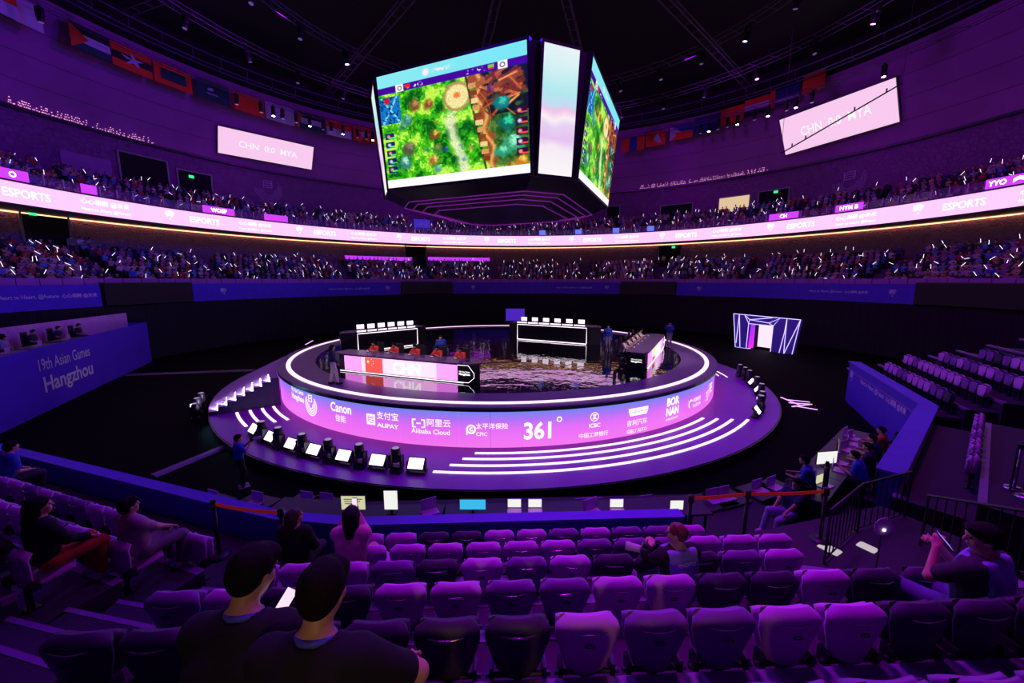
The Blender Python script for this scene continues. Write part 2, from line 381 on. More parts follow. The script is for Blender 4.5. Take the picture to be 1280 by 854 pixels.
# the inward leaning drum above, and its lip
wd_ = struct(MB().arc(AC, [(40.5, 19.75), (41.3, 19.75), (37.9, 27.3), (37.05, 27.3)], 0, 360, 180).build('wall_drum', M_drum), 'violet lit inward leaning wall drum')
MB().arc(AC, [(40.3, 19.55), (41.2, 19.55), (41.2, 19.75), (40.3, 19.75)], 0, 360, 180).build('lip', M_metal, wd_)
M_seam = mat('seam', (.10, .08, .12), .7, var=0)
for z in (21.5, 23.3, 25.1):
    r = 40.5-(z-19.75)*.457; MB().arc(AC, [(r-.02, z), (r+.1, z), (r+.1, z+.05), (r-.02, z+.05)], 0, 360, 180).build('seam', M_seam, wd_)
M_lipglint = glow('lip_glint', (1, .45, .70), 1.3)
# glowing specks drawn for light grazing through the perforations above the lip
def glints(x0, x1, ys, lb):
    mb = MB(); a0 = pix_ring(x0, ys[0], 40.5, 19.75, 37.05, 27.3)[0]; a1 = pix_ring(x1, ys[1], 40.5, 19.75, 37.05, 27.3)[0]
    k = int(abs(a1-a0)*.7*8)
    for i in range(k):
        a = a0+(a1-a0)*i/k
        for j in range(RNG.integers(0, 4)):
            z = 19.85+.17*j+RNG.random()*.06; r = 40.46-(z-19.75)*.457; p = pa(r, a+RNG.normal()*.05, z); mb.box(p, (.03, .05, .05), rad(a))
    tag(mb.build('perforation_glint', M_lipglint), lb, 'light', 'lit perforations along the drum foot', 'stuff')
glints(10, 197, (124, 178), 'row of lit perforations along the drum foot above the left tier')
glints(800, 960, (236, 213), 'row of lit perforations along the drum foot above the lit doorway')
# roof
ce = struct(MB().arc(AC, [(.001, 33.5), (38.5, 30.2), (41, 30.2), (41, 34), (.001, 34)], 0, 360, 72).build('ceiling', mat('roof_deck', (.02, .017, .022), .8)), 'black roof over the hall')
struct(MB().arc(AC, [(37.9, 27.2), (41, 27.2), (41, 30.4), (37.9, 30.4)], 0, 360, 90).build('wall_roof_edge', M_black), 'black band between the drum and the roof')
# doorways in the upper wall and lower wall
M_door = mat('dark_doorway', (.006, .005, .008), .9, var=0); M_lit = glow('lit_doorway', (1, .72, .42), .75); M_exit = glow('exit_green', (.05, 1, .35), 1.0); M_frame = mat('door_frame', (.30, .26, .34), .5)
def doorway(n_, x0, x1, y0, y1, R, lb, lit=False, ex=None, curtain=False):
    a, b = pix_ring(x0, y0, R, 1, R, 2), pix_ring(x1, y0, R, 1, R, 2); z1 = (a[2]+b[2])/2; z0 = pix_ring((x0+x1)/2, y1, R, 1, R, 2)[2]
    o = MB().arc(AC, [(R, z0), (R+.1, z0), (R+.1, z1), (R, z1)], b[0], a[0], 4).build('door_%d' % n_, M_lit if lit else M_door); struct(o, lb)
    for q in (a[0], b[0]): MB().arc(AC, [(R-.12, z0), (R+.02, z0), (R+.02, z1+.12), (R-.12, z1+.12)], q-.1, q+.1, 1).build('door_frame', M_frame, o)
    MB().arc(AC, [(R-.12, z1), (R+.02, z1), (R+.02, z1+.12), (R-.12, z1+.12)], b[0], a[0], 4).build('door_frame', M_frame, o)
    if curtain:
        k = 14
        for i in range(k):
            q = b[0]+(a[0]-b[0])*(i+.5)/k; MB().arc(AC, [(R-.1, z0), (R-.02, z0), (R-.02, z1), (R-.1, z1)], q-.12*(1+i % 2), q+.12*(1+i % 2), 1).build('curtain_fold', M_cloth, o)
    if ex:
        e = pix_ring(ex[0], ex[1], R-.2, 1, R-.2, 2); w2 = .32
        s_ = tag(MB().arc(AC, [(R-.28, e[2]-.14), (R-.2, e[2]-.14), (R-.2, e[2]+.14), (R-.28, e[2]+.14)], e[0]-w2, e[0]+w2, 2).build('exit_sign', M_exit), 'green exit sign above ' + lb.split(' in ')[0].split(' beside ')[0].split(' behind ')[0].split(' above ')[0], 'sign')
doorway(1, 147, 207, 196, 236, 40.62, 'dark doorway in the upper wall beside the left score screen')
doorway(2, 221, 263, 216, 246, 40.62, 'dark doorway with green exit lamp below the left score screen', ex=(239, 221))
doorway(3, 899, 938, 246, 264, 40.62, 'warmly lit doorway in the upper wall', lit=True)
doorway(4, 949, 987, 238, 272, 40.62, 'dark doorway beside the warmly lit one', ex=(970, 240))
doorway(5, 826, 866, 256, 280, 40.62, 'dark recess in the upper wall behind the right tier')
doorway(6, 758, 775, 258, 284, 40.62, 'narrow dark recess in the upper wall behind the cube')
doorway(7, 22, 82, 262, 305, 38.52, 'curtained doorway behind the left lower tier', ex=(40, 267), curtain=True)
doorway(8, 506, 532, 308, 335, 38.52, 'curtained doorway behind the far lower tier', curtain=True)
doorway(9, 824, 852, 308, 335, 38.52, 'curtained doorway with two standing people in the lower tier', curtain=True, ex=(842, 309))
# pale recess beside the left doors
o = MB().arc(AC, [(40.58, 14.6), (40.66, 14.6), (40.66, 17.3), (40.58, 17.3)], pix_ring(140, 215, 40.6, 1, 40.6, 2)[0], pix_ring(76, 200, 40.6, 1, 40.6, 2)[0], 5).build('wall_recess', M_glass); struct(o, 'pale recess panel in the upper wall beside the dark doorway')
# contour emblems on the perforated wall
M_emb = mat('emblem_line', (.55, .35, .75), .5, var=0)
for x, y, lb in [(335, 236, 'contour line emblem on the upper wall left of the cube'), (1062, 226, 'contour line emblem on the upper wall under the right score screen')]:
    e = pix_ring(x, y, 40.6, 1, 40.6, 2); mb = MB()
    for k in range(6): disc2d(mb, 0, -.1, .7+.16*k, .74+.16*k, 26, 180, 360+8*k)
    for q in (-.35, -.1, .15, .4): rect2d(mb, 0, .5+q, 1.1-.8*abs(q), .07)
    rect2d(mb, -.5, .45, .08, 1.); rect2d(mb, .45, .55, .08, .9)
    tag(wrap_in(mb, AC, 40.55, e[0], e[2]).build('wall_emblem', M_emb), lb, 'emblem')
e = pix_ring(675, 313, 38.5, 1, 38.5, 2)
for x in (490, 785):
    e = pix_ring(x, 316, 38.5, 1, 38.5, 2); mb = MB()
    for k in range(5): disc2d(mb, 0, 0, .25+.2*k, .3+.2*k, 22)
    tag(wrap_in(mb, AC, 38.5, e[0], e[2]-.2).build('wall_emblem', M_emb), 'ring emblem on the lower back wall ' + ('left' if x < 600 else 'right') + ' of the stage axis', 'emblem')
# two score screens lying on the drum
M_scr = glow('score_screen', (1.0, .62, .90), .95); M_scrt = glow('score_text', (1.0, .86, .92), 1.1); M_scrframe = mat('screen_frame', (.05, .04, .06), .4)
def on_drum(a, z, off=0.):
    r = 40.5-(z-19.75)*.457-off; return pa(r, a, z)
for lb, P4 in [('bright score screen reading CHN 0:0 MYA on the left drum wall', [(274, 158), (393, 184), (388, 212), (271, 190)]), ('bright score screen reading CHN 0:0 MYA on the right drum wall', [(972, 152), (1117, 97), (1127, 152), (985, 192)])]:
    Q = []
    for x, y in P4:
        e = pix_ring(x, y, 40.1, 19.75, 36.65, 27.3); Q.append(pa(e[1], e[0], e[2]))
    right = ((Q[1]-Q[0])+(Q[2]-Q[3])).normalized(); W = ((Q[1]-Q[0]).length+(Q[2]-Q[3]).length)/2; c = sum(Q, Vector())/4
    up = ((Q[0]-Q[3])+(Q[1]-Q[2])); H = up.length/2; up = (up-right*up.dot(right)).normalized(); nrm = right.cross(up)
    t = thing('score_screen', lb, 'screen', c)
    def slab(w_, h, d0, d1): return MB().add([right*sx*w_/2+up*sy*h/2+nrm*d for d in (d0, d1) for sx, sy in ((-1,-1),(1,-1),(1,1),(-1,1))], [(0,3,2,1),(4,5,6,7),(0,1,5,4),(1,2,6,5),(2,3,7,6),(3,0,4,7)])
    so = slab(W, H, 0, .06).build('screen', M_scr, t); slab(W+.2, H+.2, -.3, -.02).build('housing', M_scrframe, t)
    mb = text2d(MB(), 'CHN  0:0  MYA', 0, 0, w_=W*.62, h=H*.24, bold=.008); wrap_plane(mb, (0, 0, 0), right, up, .08).build('lettering', M_scrt, so)
# ---- flags under the roof edge ---------------------------------------
FC = {k: mat('flag_'+k, v, .8, var=.05) for k, v in dict(red=(.95, .09, .02), white=(.62, .55, .80), green=(.02, .10, .10), black=(.02, .02, .03), blue=(.03, .05, .38), navy=(.02, .03, .20), orange=(.85, .22, .03), yellow=(.85, .6, .08)).items()}
def star2d(mb, x, y, r, n=5, k=.4, rot=90):
    p = [(x+(r if i % 2 == 0 else r*k)*math.cos(rad(rot+180*i/n)), y+(r if i % 2 == 0 else r*k)*math.sin(rad(rot+180*i/n)), 0) for i in range(2*n)]
    return mb.add([(x, y, 0)]+p, [(0, 1+i, 1+(i+1) % (2*n)) for i in range(2*n)])
def tri2d(mb, *p): return mb.add([(x, y, 0) for x, y in p], [(0, 1, 2)])
W_, H_ = 1., 1.
def stripes(*cs): return [(c, lambda mb, i=i, n=len(cs): rect2d(mb, 0, .5-(i+.5)/n, 1, 1/n)) for i, c in enumerate(cs)]
def vstripes(*cs): return [(c, lambda mb, i=i, n=len(cs): rect2d(mb, -.5+(i+.5)/n, 0, 1/n, 1)) for i, c in enumerate(cs)]
full = lambda c: (c, lambda mb: rect2d(mb, 0, 0, 1, 1))
hoist = ('red', lambda mb: tri2d(mb, (-.5, .5), (-.5, -.5), (-.05, 0)))
def lotus(mb):
    for q in (-40, -20, 0, 20, 40): disc2d(mb, .16*math.sin(rad(q)), -.05+.16*math.cos(rad(q)), 0, .075, 8)
    rect2d(mb, 0, -.14, .4, .05); return mb
def bauhinia(mb):
    for q in range(5): disc2d(mb, .14*math.cos(rad(90+72*q)), .14*math.sin(rad(90+72*q)), 0, .085, 8)
    return mb
def taeguk(mb, s):
    vs = [(0, 0, 0)]+[(.19*math.cos(rad(a)), .26*math.sin(rad(a)), 0) for a in range(0 if s else 180, 181 if s else 361, 20)]
    return mb.add(vs, [(0, i, i+1) for i in range(1, 10)])
def trig(mb):
    for sx, sy in ((-1,-1),(1,-1),(1,1),(-1,1)):
        for k in range(3): rect2d(mb, sx*(.30+.035*k), sy*(.30+.03*k), .028, .2, math.atan2(-sx, sy)*.55)
    return mb
FLAGS = [(-8, 14, 10, 'red over white flag beside the plain white flag', stripes('red', 'white')), (22, 46, 12, 'plain white flag at the left end of the flag row', [full('white')]),
 (87, 135, 44, 'black white and green flag with a large red hoist triangle', stripes('black', 'white', 'green')+[hoist]), (140, 188, 68, 'red flag with a white star on a dark band', stripes('red', 'black', 'red')+[('white', lambda mb: star2d(mb, 0, 0, .3))]),
 (193, 238, 88, 'red flag with a dark green rectangle and white crescent', [full('red'), ('green', lambda mb: rect2d(mb, 0, 0, .66, .5)), ('white', lambda mb: disc2d(mb, .03, 0, .11, .16, 12, 90, 270))]), (245, 285, 105, 'dark green flag with a white lotus', [full('green'), ('white', lotus)]),
 (291, 328, 118, 'plain red flag beside the dark green flag', [full('red')]), (331, 366, 129, 'white flag with a red and blue roundel', [full('white'), ('red', lambda mb: taeguk(mb, 1)), ('blue', lambda mb: taeguk(mb, 0)), ('black', trig)]),
 (371, 405, 138, 'black white and green flag with a red triangle beside the roundel flag', stripes('black', 'white', 'green')+[hoist, ('white', lambda mb: star2d(mb, -.36, 0, .06, 7))]), (407, 438, 146, 'red over white flag beside the bauhinia flag', stripes('red', 'white')), (441, 470, 153, 'red flag with a white five petal flower', [full('red'), ('white', bauhinia)]),
 (778, 806, 171, 'red blue red upright striped flag', vstripes('red', 'blue', 'red')), (808, 832, 166, 'red flag with a white slanted field', [full('red'), ('white', lambda mb: tri2d(mb, (-.3, -.4), (.1, .4), (.3, -.3)))]), (838, 866, 158, 'blue over red flag with a white hoist triangle', stripes('blue', 'red')+[('white', lambda mb: tri2d(mb, (-.5, .5), (-.5, -.5), (0, 0))), ('yellow', lambda mb: star2d(mb, -.34, 0, .09, 8))]),
 (868, 900, 147, 'plain blue flag with a faint disc', [full('navy'), ('blue', lambda mb: disc2d(mb, 0, 0, 0, .2, 14))]), (902, 930, 136, 'red flag with a darker framed field', [full('red'), ('orange', lambda mb: rect2d(mb, .12, 0, .6, .6)), ('red', lambda mb: rect2d(mb, .12, 0, .45, .42)), ('green', lambda mb: rect2d(mb, -.38, 0, .1, 1))]), (932, 962, 122, 'red over white flag next to the striped red hoist flag', stripes('red', 'white', 'black')),
 (964, 1000, 105, 'navy flag with a red hoist bar and white stripe', [full('navy'), ('red', lambda mb: rect2d(mb, -.4, 0, .2, 1)), ('white', lambda mb: rect2d(mb, .1, -.25, .8, .12))]), (1005, 1033, 88, 'plain red flag at the right end of the flag row', [full('red')])]
for x0, x1, y, lb, des in FLAGS:
    m_ = pix_ring(max(0, (x0+x1)/2), y, 36.4, 1, 36.4, 2); e0, e1 = pix_ring(max(x0, -20), y, 36.4, 1, 36.4, 2), pix_ring(x1, y, 36.4, 1, 36.4, 2)
    Wf = max(1.6, abs(e0[0]-e1[0])*rad(1)*36.4); Hf = 1.85; zt = 26.3 if x0 < 600 else min(27.9, 26.0+(x0-778)*.0085)
    a = (e0[0]+e1[0])/2; t = thing('flag', lb, 'flag', pa(36.4, a, zt-Hf), rad(a+90))
    MB().box((0, 0, Hf+.03), (Wf+.1, .05, .05)).build('flag_rod', M_metal, t)
    for k, (c, fn) in enumerate(des):
        mb = fn(MB()); mb.v = [(-x*Wf if 0 else x*Wf*-1, 0, (yy+.5)*Hf) for x, yy, _ in mb.v]
        mb2 = MB(); N = len(mb.v); wav = lambda x: .05*math.sin(x*4+a)
        th = .012+.004*k
        mb2.add([(x, wav(x)-th, z) for x, _, z in mb.v]+[(x, wav(x)+th, z) for x, _, z in mb.v], mb.f+[tuple(i+N for i in reversed(f)) for f in mb.f])
        if k == 0: c0_ = mb2.build('cloth', FC[c], t)
        else: mb2.build('cloth_field', FC[c], c0_)
# ================================================================ the round stage
ZS, ZA, RS, RR, RA = 1.85, .35, 12.92, 12.5, 15.8
def pix_drum(x, y, R=RS, c=SC):
    d = pix(x, y, depth=1)-Vector((0, 0, ZC)); t = 2.0
    while t < 60:
        p = Vector((0, 0, ZC))+d*t
        if math.hypot(p.x-c[0], p.y-c[1]) < R: break
        t += .01
    return math.degrees(math.atan2(p.y-c[1], p.x-c[0])), p.z
def grad_mat(name, stops, z0, z1, es):
    m = bpy.data.materials.new(name); m.use_nodes = True; nt = m.node_tree; b = nt.nodes['Principled BSDF']
    g = nt.nodes.new('ShaderNodeNewGeometry'); sp = nt.nodes.new('ShaderNodeSeparateXYZ'); mr = nt.nodes.new('ShaderNodeMapRange'); r = nt.nodes.new('ShaderNodeValToRGB')
    mr.inputs['From Min'].default_value = z0; mr.inputs['From Max'].default_value = z1
    nt.links.new(g.outputs['Position'], sp.inputs[0]); nt.links.new(sp.outputs['Z'], mr.inputs['Value']); nt.links.new(mr.outputs[0], r.inputs[0]); nt.links.new(r.outputs[0], b.inputs['Emission Color'])
    while len(r.color_ramp.elements) < len(stops): r.color_ramp.elements.new(.5)
    for e, (p, c) in zip(r.color_ramp.elements, stops): e.position = p; e.color = (*c, 1)
    b.inputs['Base Color'].default_value = (.02, .02, .03, 1); b.inputs['Emission Strength'].default_value = es; b.inputs['Roughness'].default_value = .4
    return m
M_led = grad_mat('fascia_led', [(0, (.92, .18, .86)), (.5, (.76, .15, .92)), (.76, (.40, .17, .92)), (1., (.10, .24, .82))], ZA, ZS-.1, 1.0)
M_logo = glow('logo_white', (1, .85, 1), 1.25)
M_deck = mat('stage_deck', (.14, .06, .20), .35, var=.1, scale=.8)
M_apron = mat('apron_deck', (.34, .022, .50), .42, var=.10, scale=.7)
M_strip = glow('strip_white', (1, .70, 1), 1.6)
M_ringl = glow('ring_light', (1, .64, 1), 1.6)
M_edge = mat('stage_black_edge', (.02, .016, .026), .3)
M_stairside = mat('stair_side', (.04, .03, .10), .5)
M_tread = mat('stair_tread', (.42, .26, .50), .5, var=.08)
# the mirror-like floor of the stage
m = mat('black_gloss_floor', (.006, .005, .008), .035, var=.3, scale=3, spec=.9); nt = m.node_tree; b = nt.nodes['Principled BSDF']
tc = nt.nodes.new('ShaderNodeTexCoord'); n1 = nt.nodes.new('ShaderNodeTexNoise'); n1.inputs['Scale'].default_value = 1.1; n1.inputs['Detail'].default_value = 3
vo = nt.nodes.new('ShaderNodeTexVoronoi'); vo.inputs['Scale'].default_value = 2.; mx = nt.nodes.new('ShaderNodeMath'); mx.operation = 'ADD'
bp = nt.nodes.new('ShaderNodeBump'); bp.inputs['Strength'].default_value = .30; bp.inputs['Distance'].default_value = .05
nt.links.new(tc.outputs['Object'], n1.inputs['Vector']); nt.links.new(n1.outputs['Fac'], bp.inputs['Height']); nt.links.new(bp.outputs['Normal'], b.inputs['Normal'])
M_gloss = m; b.inputs['IOR'].default_value = 2.3
st = thing('round_stage', 'large round esports stage with LED fascia and glossy black floor', 'stage', (SC[0], SC[1], 0))
O = (0, 0)
MB().arc(O, [(.001, .0), (RA, .0), (RA, ZA), (.001, ZA)], 0, 360, 120).build('apron', M_apron, st)
MB().arc(O, [(RA, .02), (RA+.06, .02), (RA+.06, ZA-.02), (RA, ZA-.02)], 0, 360, 120).build('apron_edge', M_edge, st)
MB().arc(O, [(.001, ZA), (RS-.12, ZA), (RS-.12, ZS-.02), (.001, ZS-.02)], 0, 360, 120).build('core', M_edge, st)
MB().arc(O, [(.001, ZS-.02), (11.2, ZS-.02), (11.2, ZS), (.001, ZS)], 0, 360, 120).build('gloss_floor', M_gloss, st)
MB().arc(O, [(11.2, ZS-.02), (RS+.10, ZS-.02), (RS+.10, ZS+.03), (11.2, ZS+.03)], 0, 360, 120).build('deck_ring', M_deck, st)
MB().arc(O, [(RS-.12, ZS-.13), (RS+.10, ZS-.13), (RS+.10, ZS-.02), (RS-.12, ZS-.02)], 0, 360, 120).build('lip', M_edge, st)
MB().arc(O, [(RR-.10, ZS+.03), (RR+.10, ZS+.03), (RR+.10, ZS+.06), (RR-.10, ZS+.06)], 0, 360, 120).build('ring_light', M_ringl, st)
PANEL = {}
for i in range(72): PANEL[i] = MB().arc(O, [(RS-.1, ZA+.01), (RS, ZA+.01), (RS, ZS-.13), (RS-.1, ZS-.13)], i*5+.03, i*5+4.97, 4).build('led_panel', M_led, st)
# strip lights let into the apron
for r, b0 in ((13.38, -92.2), (13.84, -93.7), (14.32, -95.), (14.82, -96.6)):
    for q0, q1 in ((b0, -47.1+(r-13.38)*3.2), (-142.2, -132.2+(r-14)*-1.2)):
        MB().arc(O, [(r-.055, ZA), (r+.055, ZA), (r+.055, ZA+.025), (r-.055, ZA+.025)], q0, q1, 24).build('strip_light', M_strip, st)
for r, q0, q1 in ((13.9, -8.5, 4), (14.3, -9.8, 4)): MB().arc(O, [(r-.03, ZA), (r+.03, ZA), (r+.03, ZA+.025), (r-.03, ZA+.025)], q0, q1, 8).build('strip_light', M_strip, st)
# curved stairs at the left back, cut square at the front
NS = 8; dr = (15.72-RS)/NS; M_stl = glow('step_glow', (.75, .80, 1.), 14.)
for i in range(NS):
    z = ZA+(ZS-ZA)*(NS-i)/(NS+1)
    r1 = RS+.12+dr*(i+1)
    MB().arc(O, [(RS+.12+dr*i, ZA), (r1, ZA), (r1, z), (RS+.12+dr*i, z)], -205, -143.2, 24).build('stair_step', M_tread, st)
    if i: MB().arc(O, [(RS+.125+dr*i, z+.02), (RS+.155+dr*i, z+.02), (RS+.155+dr*i, z+.045), (RS+.125+dr*i, z+.045)], -150, -143.4, 4).build('step_light', M_stl, st)
for i in range(1, NS):
    z = ZA+(ZS-ZA)*(NS-i)/(NS+1); rm = RS+.20+dr*i; spot(pa(rm, -143.7, z+.13, SC), pa(rm-.05, -160, z, SC), (.7, .55, 1), 170, 120, 1., .02)
poly = [(RS+.12, ZA)]+[(r, z) for i in range(NS-1, -1, -1) for r, z in ((RS+.12+dr*(i+1), ZA if i == NS-1 else ZA+(ZS-ZA)*(NS-i-1)/(NS+1)), (RS+.12+dr*(i+1), ZA+(ZS-ZA)*(NS-i)/(NS+1)))]+[(RS+.12, ZA+(ZS-ZA)*NS/(NS+1))]
MB().arc(O, poly, -143.2, -142.9, 1).build('stair_side', M_stairside, st)
# ---- sponsor marks on the fascia --------------------------------------
def fascia(x, y, fn, name='lettering'):
    a, z = pix_drum(x, y); mb = fn(MB()); wrap_out(mb, O, RS+.02, a, z); return mb.build(name, M_logo, PANEL[int((a % 360)//5)])
fascia(372, 494, lambda m: text2d(text2d(m, '19th Asian Games', 0, .2, w_=1.3, h=.2, bold=.01), 'Hangzhou', 0, -.14, w_=1.3, h=.34, bold=.03))
def shrink(fn, k):
    m = fn(MB()); m.v = [(x*k, y*k, z) for x, y, z in m.v]; return m
def seal(m):
    for k in range(4): disc2d(m, 0, -.08, .18+.13*k, .25+.13*k, 20, 160-10*k, 380+10*k)
    for q in (-.1, .08, .26): rect2d(m, -.03, .25+q, .42, .055)
    rect2d(m, -.2, .33, .07, .45); rect2d(m, .14, .33, .07, .45); return m
fascia(389, 505, lambda m: shrink(seal, .72), 'emblem')
fascia(426, 510, lambda m: text2d(m, 'Canon', 0, 0, w_=1.15, h=.38, bold=.022)); fascia(426, 523, lambda m: text2d(m, '佳能', 0, 0, w_=.58, bold=.006))
def ali(m):
    for q in ((-.22, 0, .1, .56), (.22, 0, .1, .56), (0, .24, .5, .1), (0, -.24, .5, .1)): rect2d(m, *q)
    rect2d(m, 0, .13, .26, .05); rect2d(m, 0, .02, .3, .05); line2d(m, .08, .02, -.14, -.18, .06); line2d(m, -.12, -.08, .24, -.14, .06); rect2d(m, 0, .17, .05, .12); return m
fascia(464, 524, lambda m: shrink(ali, .72), 'emblem'); fascia(484.5, 524, lambda m: text2d(text2d(m, '支付宝', 0, .12, w_=.92, bold=.006), 'ALIPAY', 0, -.26, w_=.92, h=.16, bold=.02))
def cloudmark(m):
    for s in (-1, 1):
        rect2d(m, s*.24, .2, .18, .075); rect2d(m, s*.24, -.2, .18, .075); rect2d(m, s*.33, 0, .075, .46)
    rect2d(m, 0, 0, .24, .07); return m
fascia(523.5, 529, lambda m: shrink(cloudmark, .70), 'emblem'); fascia(548.5, 529, lambda m: text2d(m, '阿里云', 0, 0, w_=.88, bold=.006)); fascia(538, 539.5, lambda m: text2d(m, 'Alibaba Cloud', 0, 0, w_=1.46, bold=.008))
def pc(m): disc2d(m, 0, .02, .17, .27, 20); disc2d(m, .02, .02, .05, .12, 14, 50, 330); rect2d(m, -.23, -.14, .08, .3); return m
fascia(589, 537, lambda m: shrink(pc, .66), 'emblem'); fascia(615, 536, lambda m: text2d(text2d(m, '太平洋保险', 0, .1, w_=1.15, bold=.006), 'CPIC', -.37, -.2, w_=.4, bold=.01))
fascia(672, 538, lambda m: text2d(m, '361', 0, 0, w_=1.0, h=.66, bold=.03)); fascia(698, 525, lambda m: disc2d(m, .03, .03, .06, .105, 16), 'emblem')
def icbc(m): disc2d(m, 0, 0, .20, .245, 22); rect2d(m, 0, .1, .22, .05); rect2d(m, 0, -.1, .22, .05); line2d(m, -.09, .1, .09, -.1, .05); line2d(m, .09, .1, -.09, -.1, .05); return m
fascia(743, 521, lambda m: shrink(icbc, .72), 'emblem'); fascia(743, 531.5, lambda m: text2d(m, 'ICBC', 0, 0, w_=.46, bold=.02)); fascia(742, 543, lambda m: text2d(m, '中国工商银行', 0, 0, w_=1.2, bold=.005))
def shield(m):
    for i in range(3):
        for j in range(2):
            x = -.44+.44*i; w0 = .2 if j else .21; y1 = .2 if not j else -.02; y0 = .01 if not j else -.2; k = 1 if not j else .78
            m.add([(x*k-w0, y0, 0), (x*k+w0, y0, 0), (x+w0, y1, 0), (x-w0, y1, 0)], [(0, 1, 2, 3)])
    return m
fascia(798, 514, lambda m: shrink(shield, .76), 'emblem'); fascia(796, 531, lambda m: text2d(text2d(m, '吉利汽车', 0, .12, w_=1.02, bold=.008), 'GEELY AUTO', 0, -.22, w_=1.0, h=.15, bold=.012))
fascia(840.5, 510, lambda m: text2d(text2d(text2d(m, 'BOR', .02, .3, w_=.86, h=.36, bold=.045), 'NAN', 0, -.12, w_=.86, h=.36, bold=.045), 'BORNAN GROUP', 0, -.44, w_=.84, h=.1, bold=.01))
fascia(869, 502, lambda m: text2d(text2d(disc2d(m, -.5, 0, .12, .2, 14, 40, 250), '中国电信', .15, .1, w_=.85, bold=.01), 'TELECOM', .15, -.16, w_=.85, h=.14, bold=.01))
fascia(885.5, 493, lambda m: text2d(text2d(m, '顶', -.3, 0, w_=.5, bold=.01), 'FE', .35, .25, w_=.6, bold=.02))
# ---- floor lamps on the apron -----------------------------------------
M_lampb = mat('lamp_black', (.02, .018, .024), .4); M_lens = glow('lamp_lens', (.75, .55, 1), .45)
M_panel = glow('strobe_face', (1, .9, 1), 2.2)
def strobe():
    t = thing('strobe_panel', 'x', 'stage light')
    MB().box((0, 0, .06), (.62, .30, .06)).box((-.29, 0, .22), (.04, .12, .30)).box((.29, 0, .22), (.04, .12, .30)).build('yoke', M_lampb, t)
    Mx = Matrix.Rotation(rad(52), 3, 'X')
    ho = MB().box((0, 0, .30), (.54, .40, .10), M=Mx).build('housing', M_lampb, t)
    MB().box(Vector((0, 0, .30))+Mx @ Vector((0, 0, .06)), (.48, .33, .02), M=Mx).build('light_face', M_panel, ho)
    return t
def movinghead():
    t = thing('moving_head_light', 'x', 'stage light')
    MB().bbox((0, 0, .09), (.36, .34, .18), .04).build('base', M_lampb, t)
    MB().box((-.19, 0, .36), (.06, .20, .40)).box((.19, 0, .36), (.06, .20, .40)).box((0, 0, .19), (.40, .22, .05)).build('yoke', M_lampb, t)
    hd = MB().lathe([(.10, 0), (.15, .04), (.16, .2), (.15, .42), (.13, .46)], 14, (0, 0, .34)).build('head', M_lampb, t, smooth=True)
    MB().lathe([(.115, 0), (.10, .012)], 14, (0, 0, .80)).build('lens', M_lens, hd)
    return t
ms, mh = strobe(), movinghead(); mh.location = (0, 0, -9); ms.location = (0, 0, -9)
first = {0: ms, 1: mh}
def put_lamp(kind, a, r, lb, grp, rzoff=0.):
    t = first.pop(kind, None) or clone(ms if kind == 0 else mh)
    p = pa(r, a, ZA, SC); t.location = p; t.rotation_euler = (0, 0, rad(a+90)+rzoff); tag(t, lb, 'stage light', grp)
for i, (px, py) in enumerate([(318, 541), (340, 551), (364, 561), (396, 567), (432, 575), (473, 582), (519, 589)]):
    a = math.degrees(math.atan2(*(lambda p: (p.y-SC[1], p.x-SC[0]))(pix(px, py+5, z=ZA)))); put_lamp(0, a, 14.95, 'white strobe panel standing between moving heads on the front left apron', 'strobe panels on the front left apron')
for i, (px, py) in enumerate([(328, 553), (350, 561), (378, 571), (412, 578), (450, 585), (494, 592)]):
    a = math.degrees(math.atan2(*(lambda p: (p.y-SC[1], p.x-SC[0]))(pix(px, py, z=ZA)))); put_lamp(1, a, 15.0, 'black moving head light between strobe panels on the front left apron', 'moving heads on the front left apron')
for i in range(11):
    a = -40+i*3.1
    if i in (0, 3, 5, 7): put_lamp(0, a, 15.0, 'strobe panel among the lamps on the right apron edge', 'strobe panels on the right apron', PI if i else 0)
    else: put_lamp(1, a, 15.05, 'black moving head light on the right apron edge', 'moving heads on the right apron')
for a in (-146, -149.5, -153): put_lamp(1, a, 16.35, 'black moving head light on the floor beside the curved stairs', 'moving heads beside the stairs'); 
for o in COL.objects:
    if o.name.startswith('moving_head_light') and 'stairs' in str(o.get('label', '')): o.location.z = 0
spot(pa(16.5, -146, .75, SC), pa(14.2, -130, .4, SC), (.25, .6, 1), 220, 60, .8, .1)
# glowing bars drawn for light on the floor, and cable ramps
M_ramp = mat('cable_ramp', (.22, .12, .26), .5); M_fl = glow('floor_light_glow', (.75, .35, 1), 1.6)
def ramp(p0, p1, w_, lb):
    a, b = pix(*p0, z=0), pix(*p1, z=0); d = (b-a); L = d.length; t = math.atan2(d.y, d.x)
    o = thing('cable_ramp', lb, 'cable ramp', (a+b)/2, t); n = max(2, int(L/1.0))
    for i in range(n): MB().add([(x, y, z) for x in (-L/2+L*i/n+.01, -L/2+L*(i+1)/n-.01) for y, z in ((-w_/2, 0), (-w_/4, .06), (w_/4, .06), (w_/2, 0))], [(0,1,2,3),(7,6,5,4),(0,4,5,1),(1,5,6,2),(2,6,7,3),(3,7,4,0)]).build('ramp_section', M_ramp, o)
ramp((158, 469), (318, 463), .55, 'long cable ramp on the floor from the blue booth to the stage stairs')
ramp((190, 596), (288, 556), .40, 'cable ramp on the floor running to the apron near the cameraman')
def light_line(pts, lb, w_=.12):
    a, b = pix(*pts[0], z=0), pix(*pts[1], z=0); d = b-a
    tag(MB().bbox((0, 0, .015), (d.length, w_, .03), .01).build('floor_light_line', M_fl, None, (a+b)/2, math.atan2(d.y, d.x)), lb, 'light')
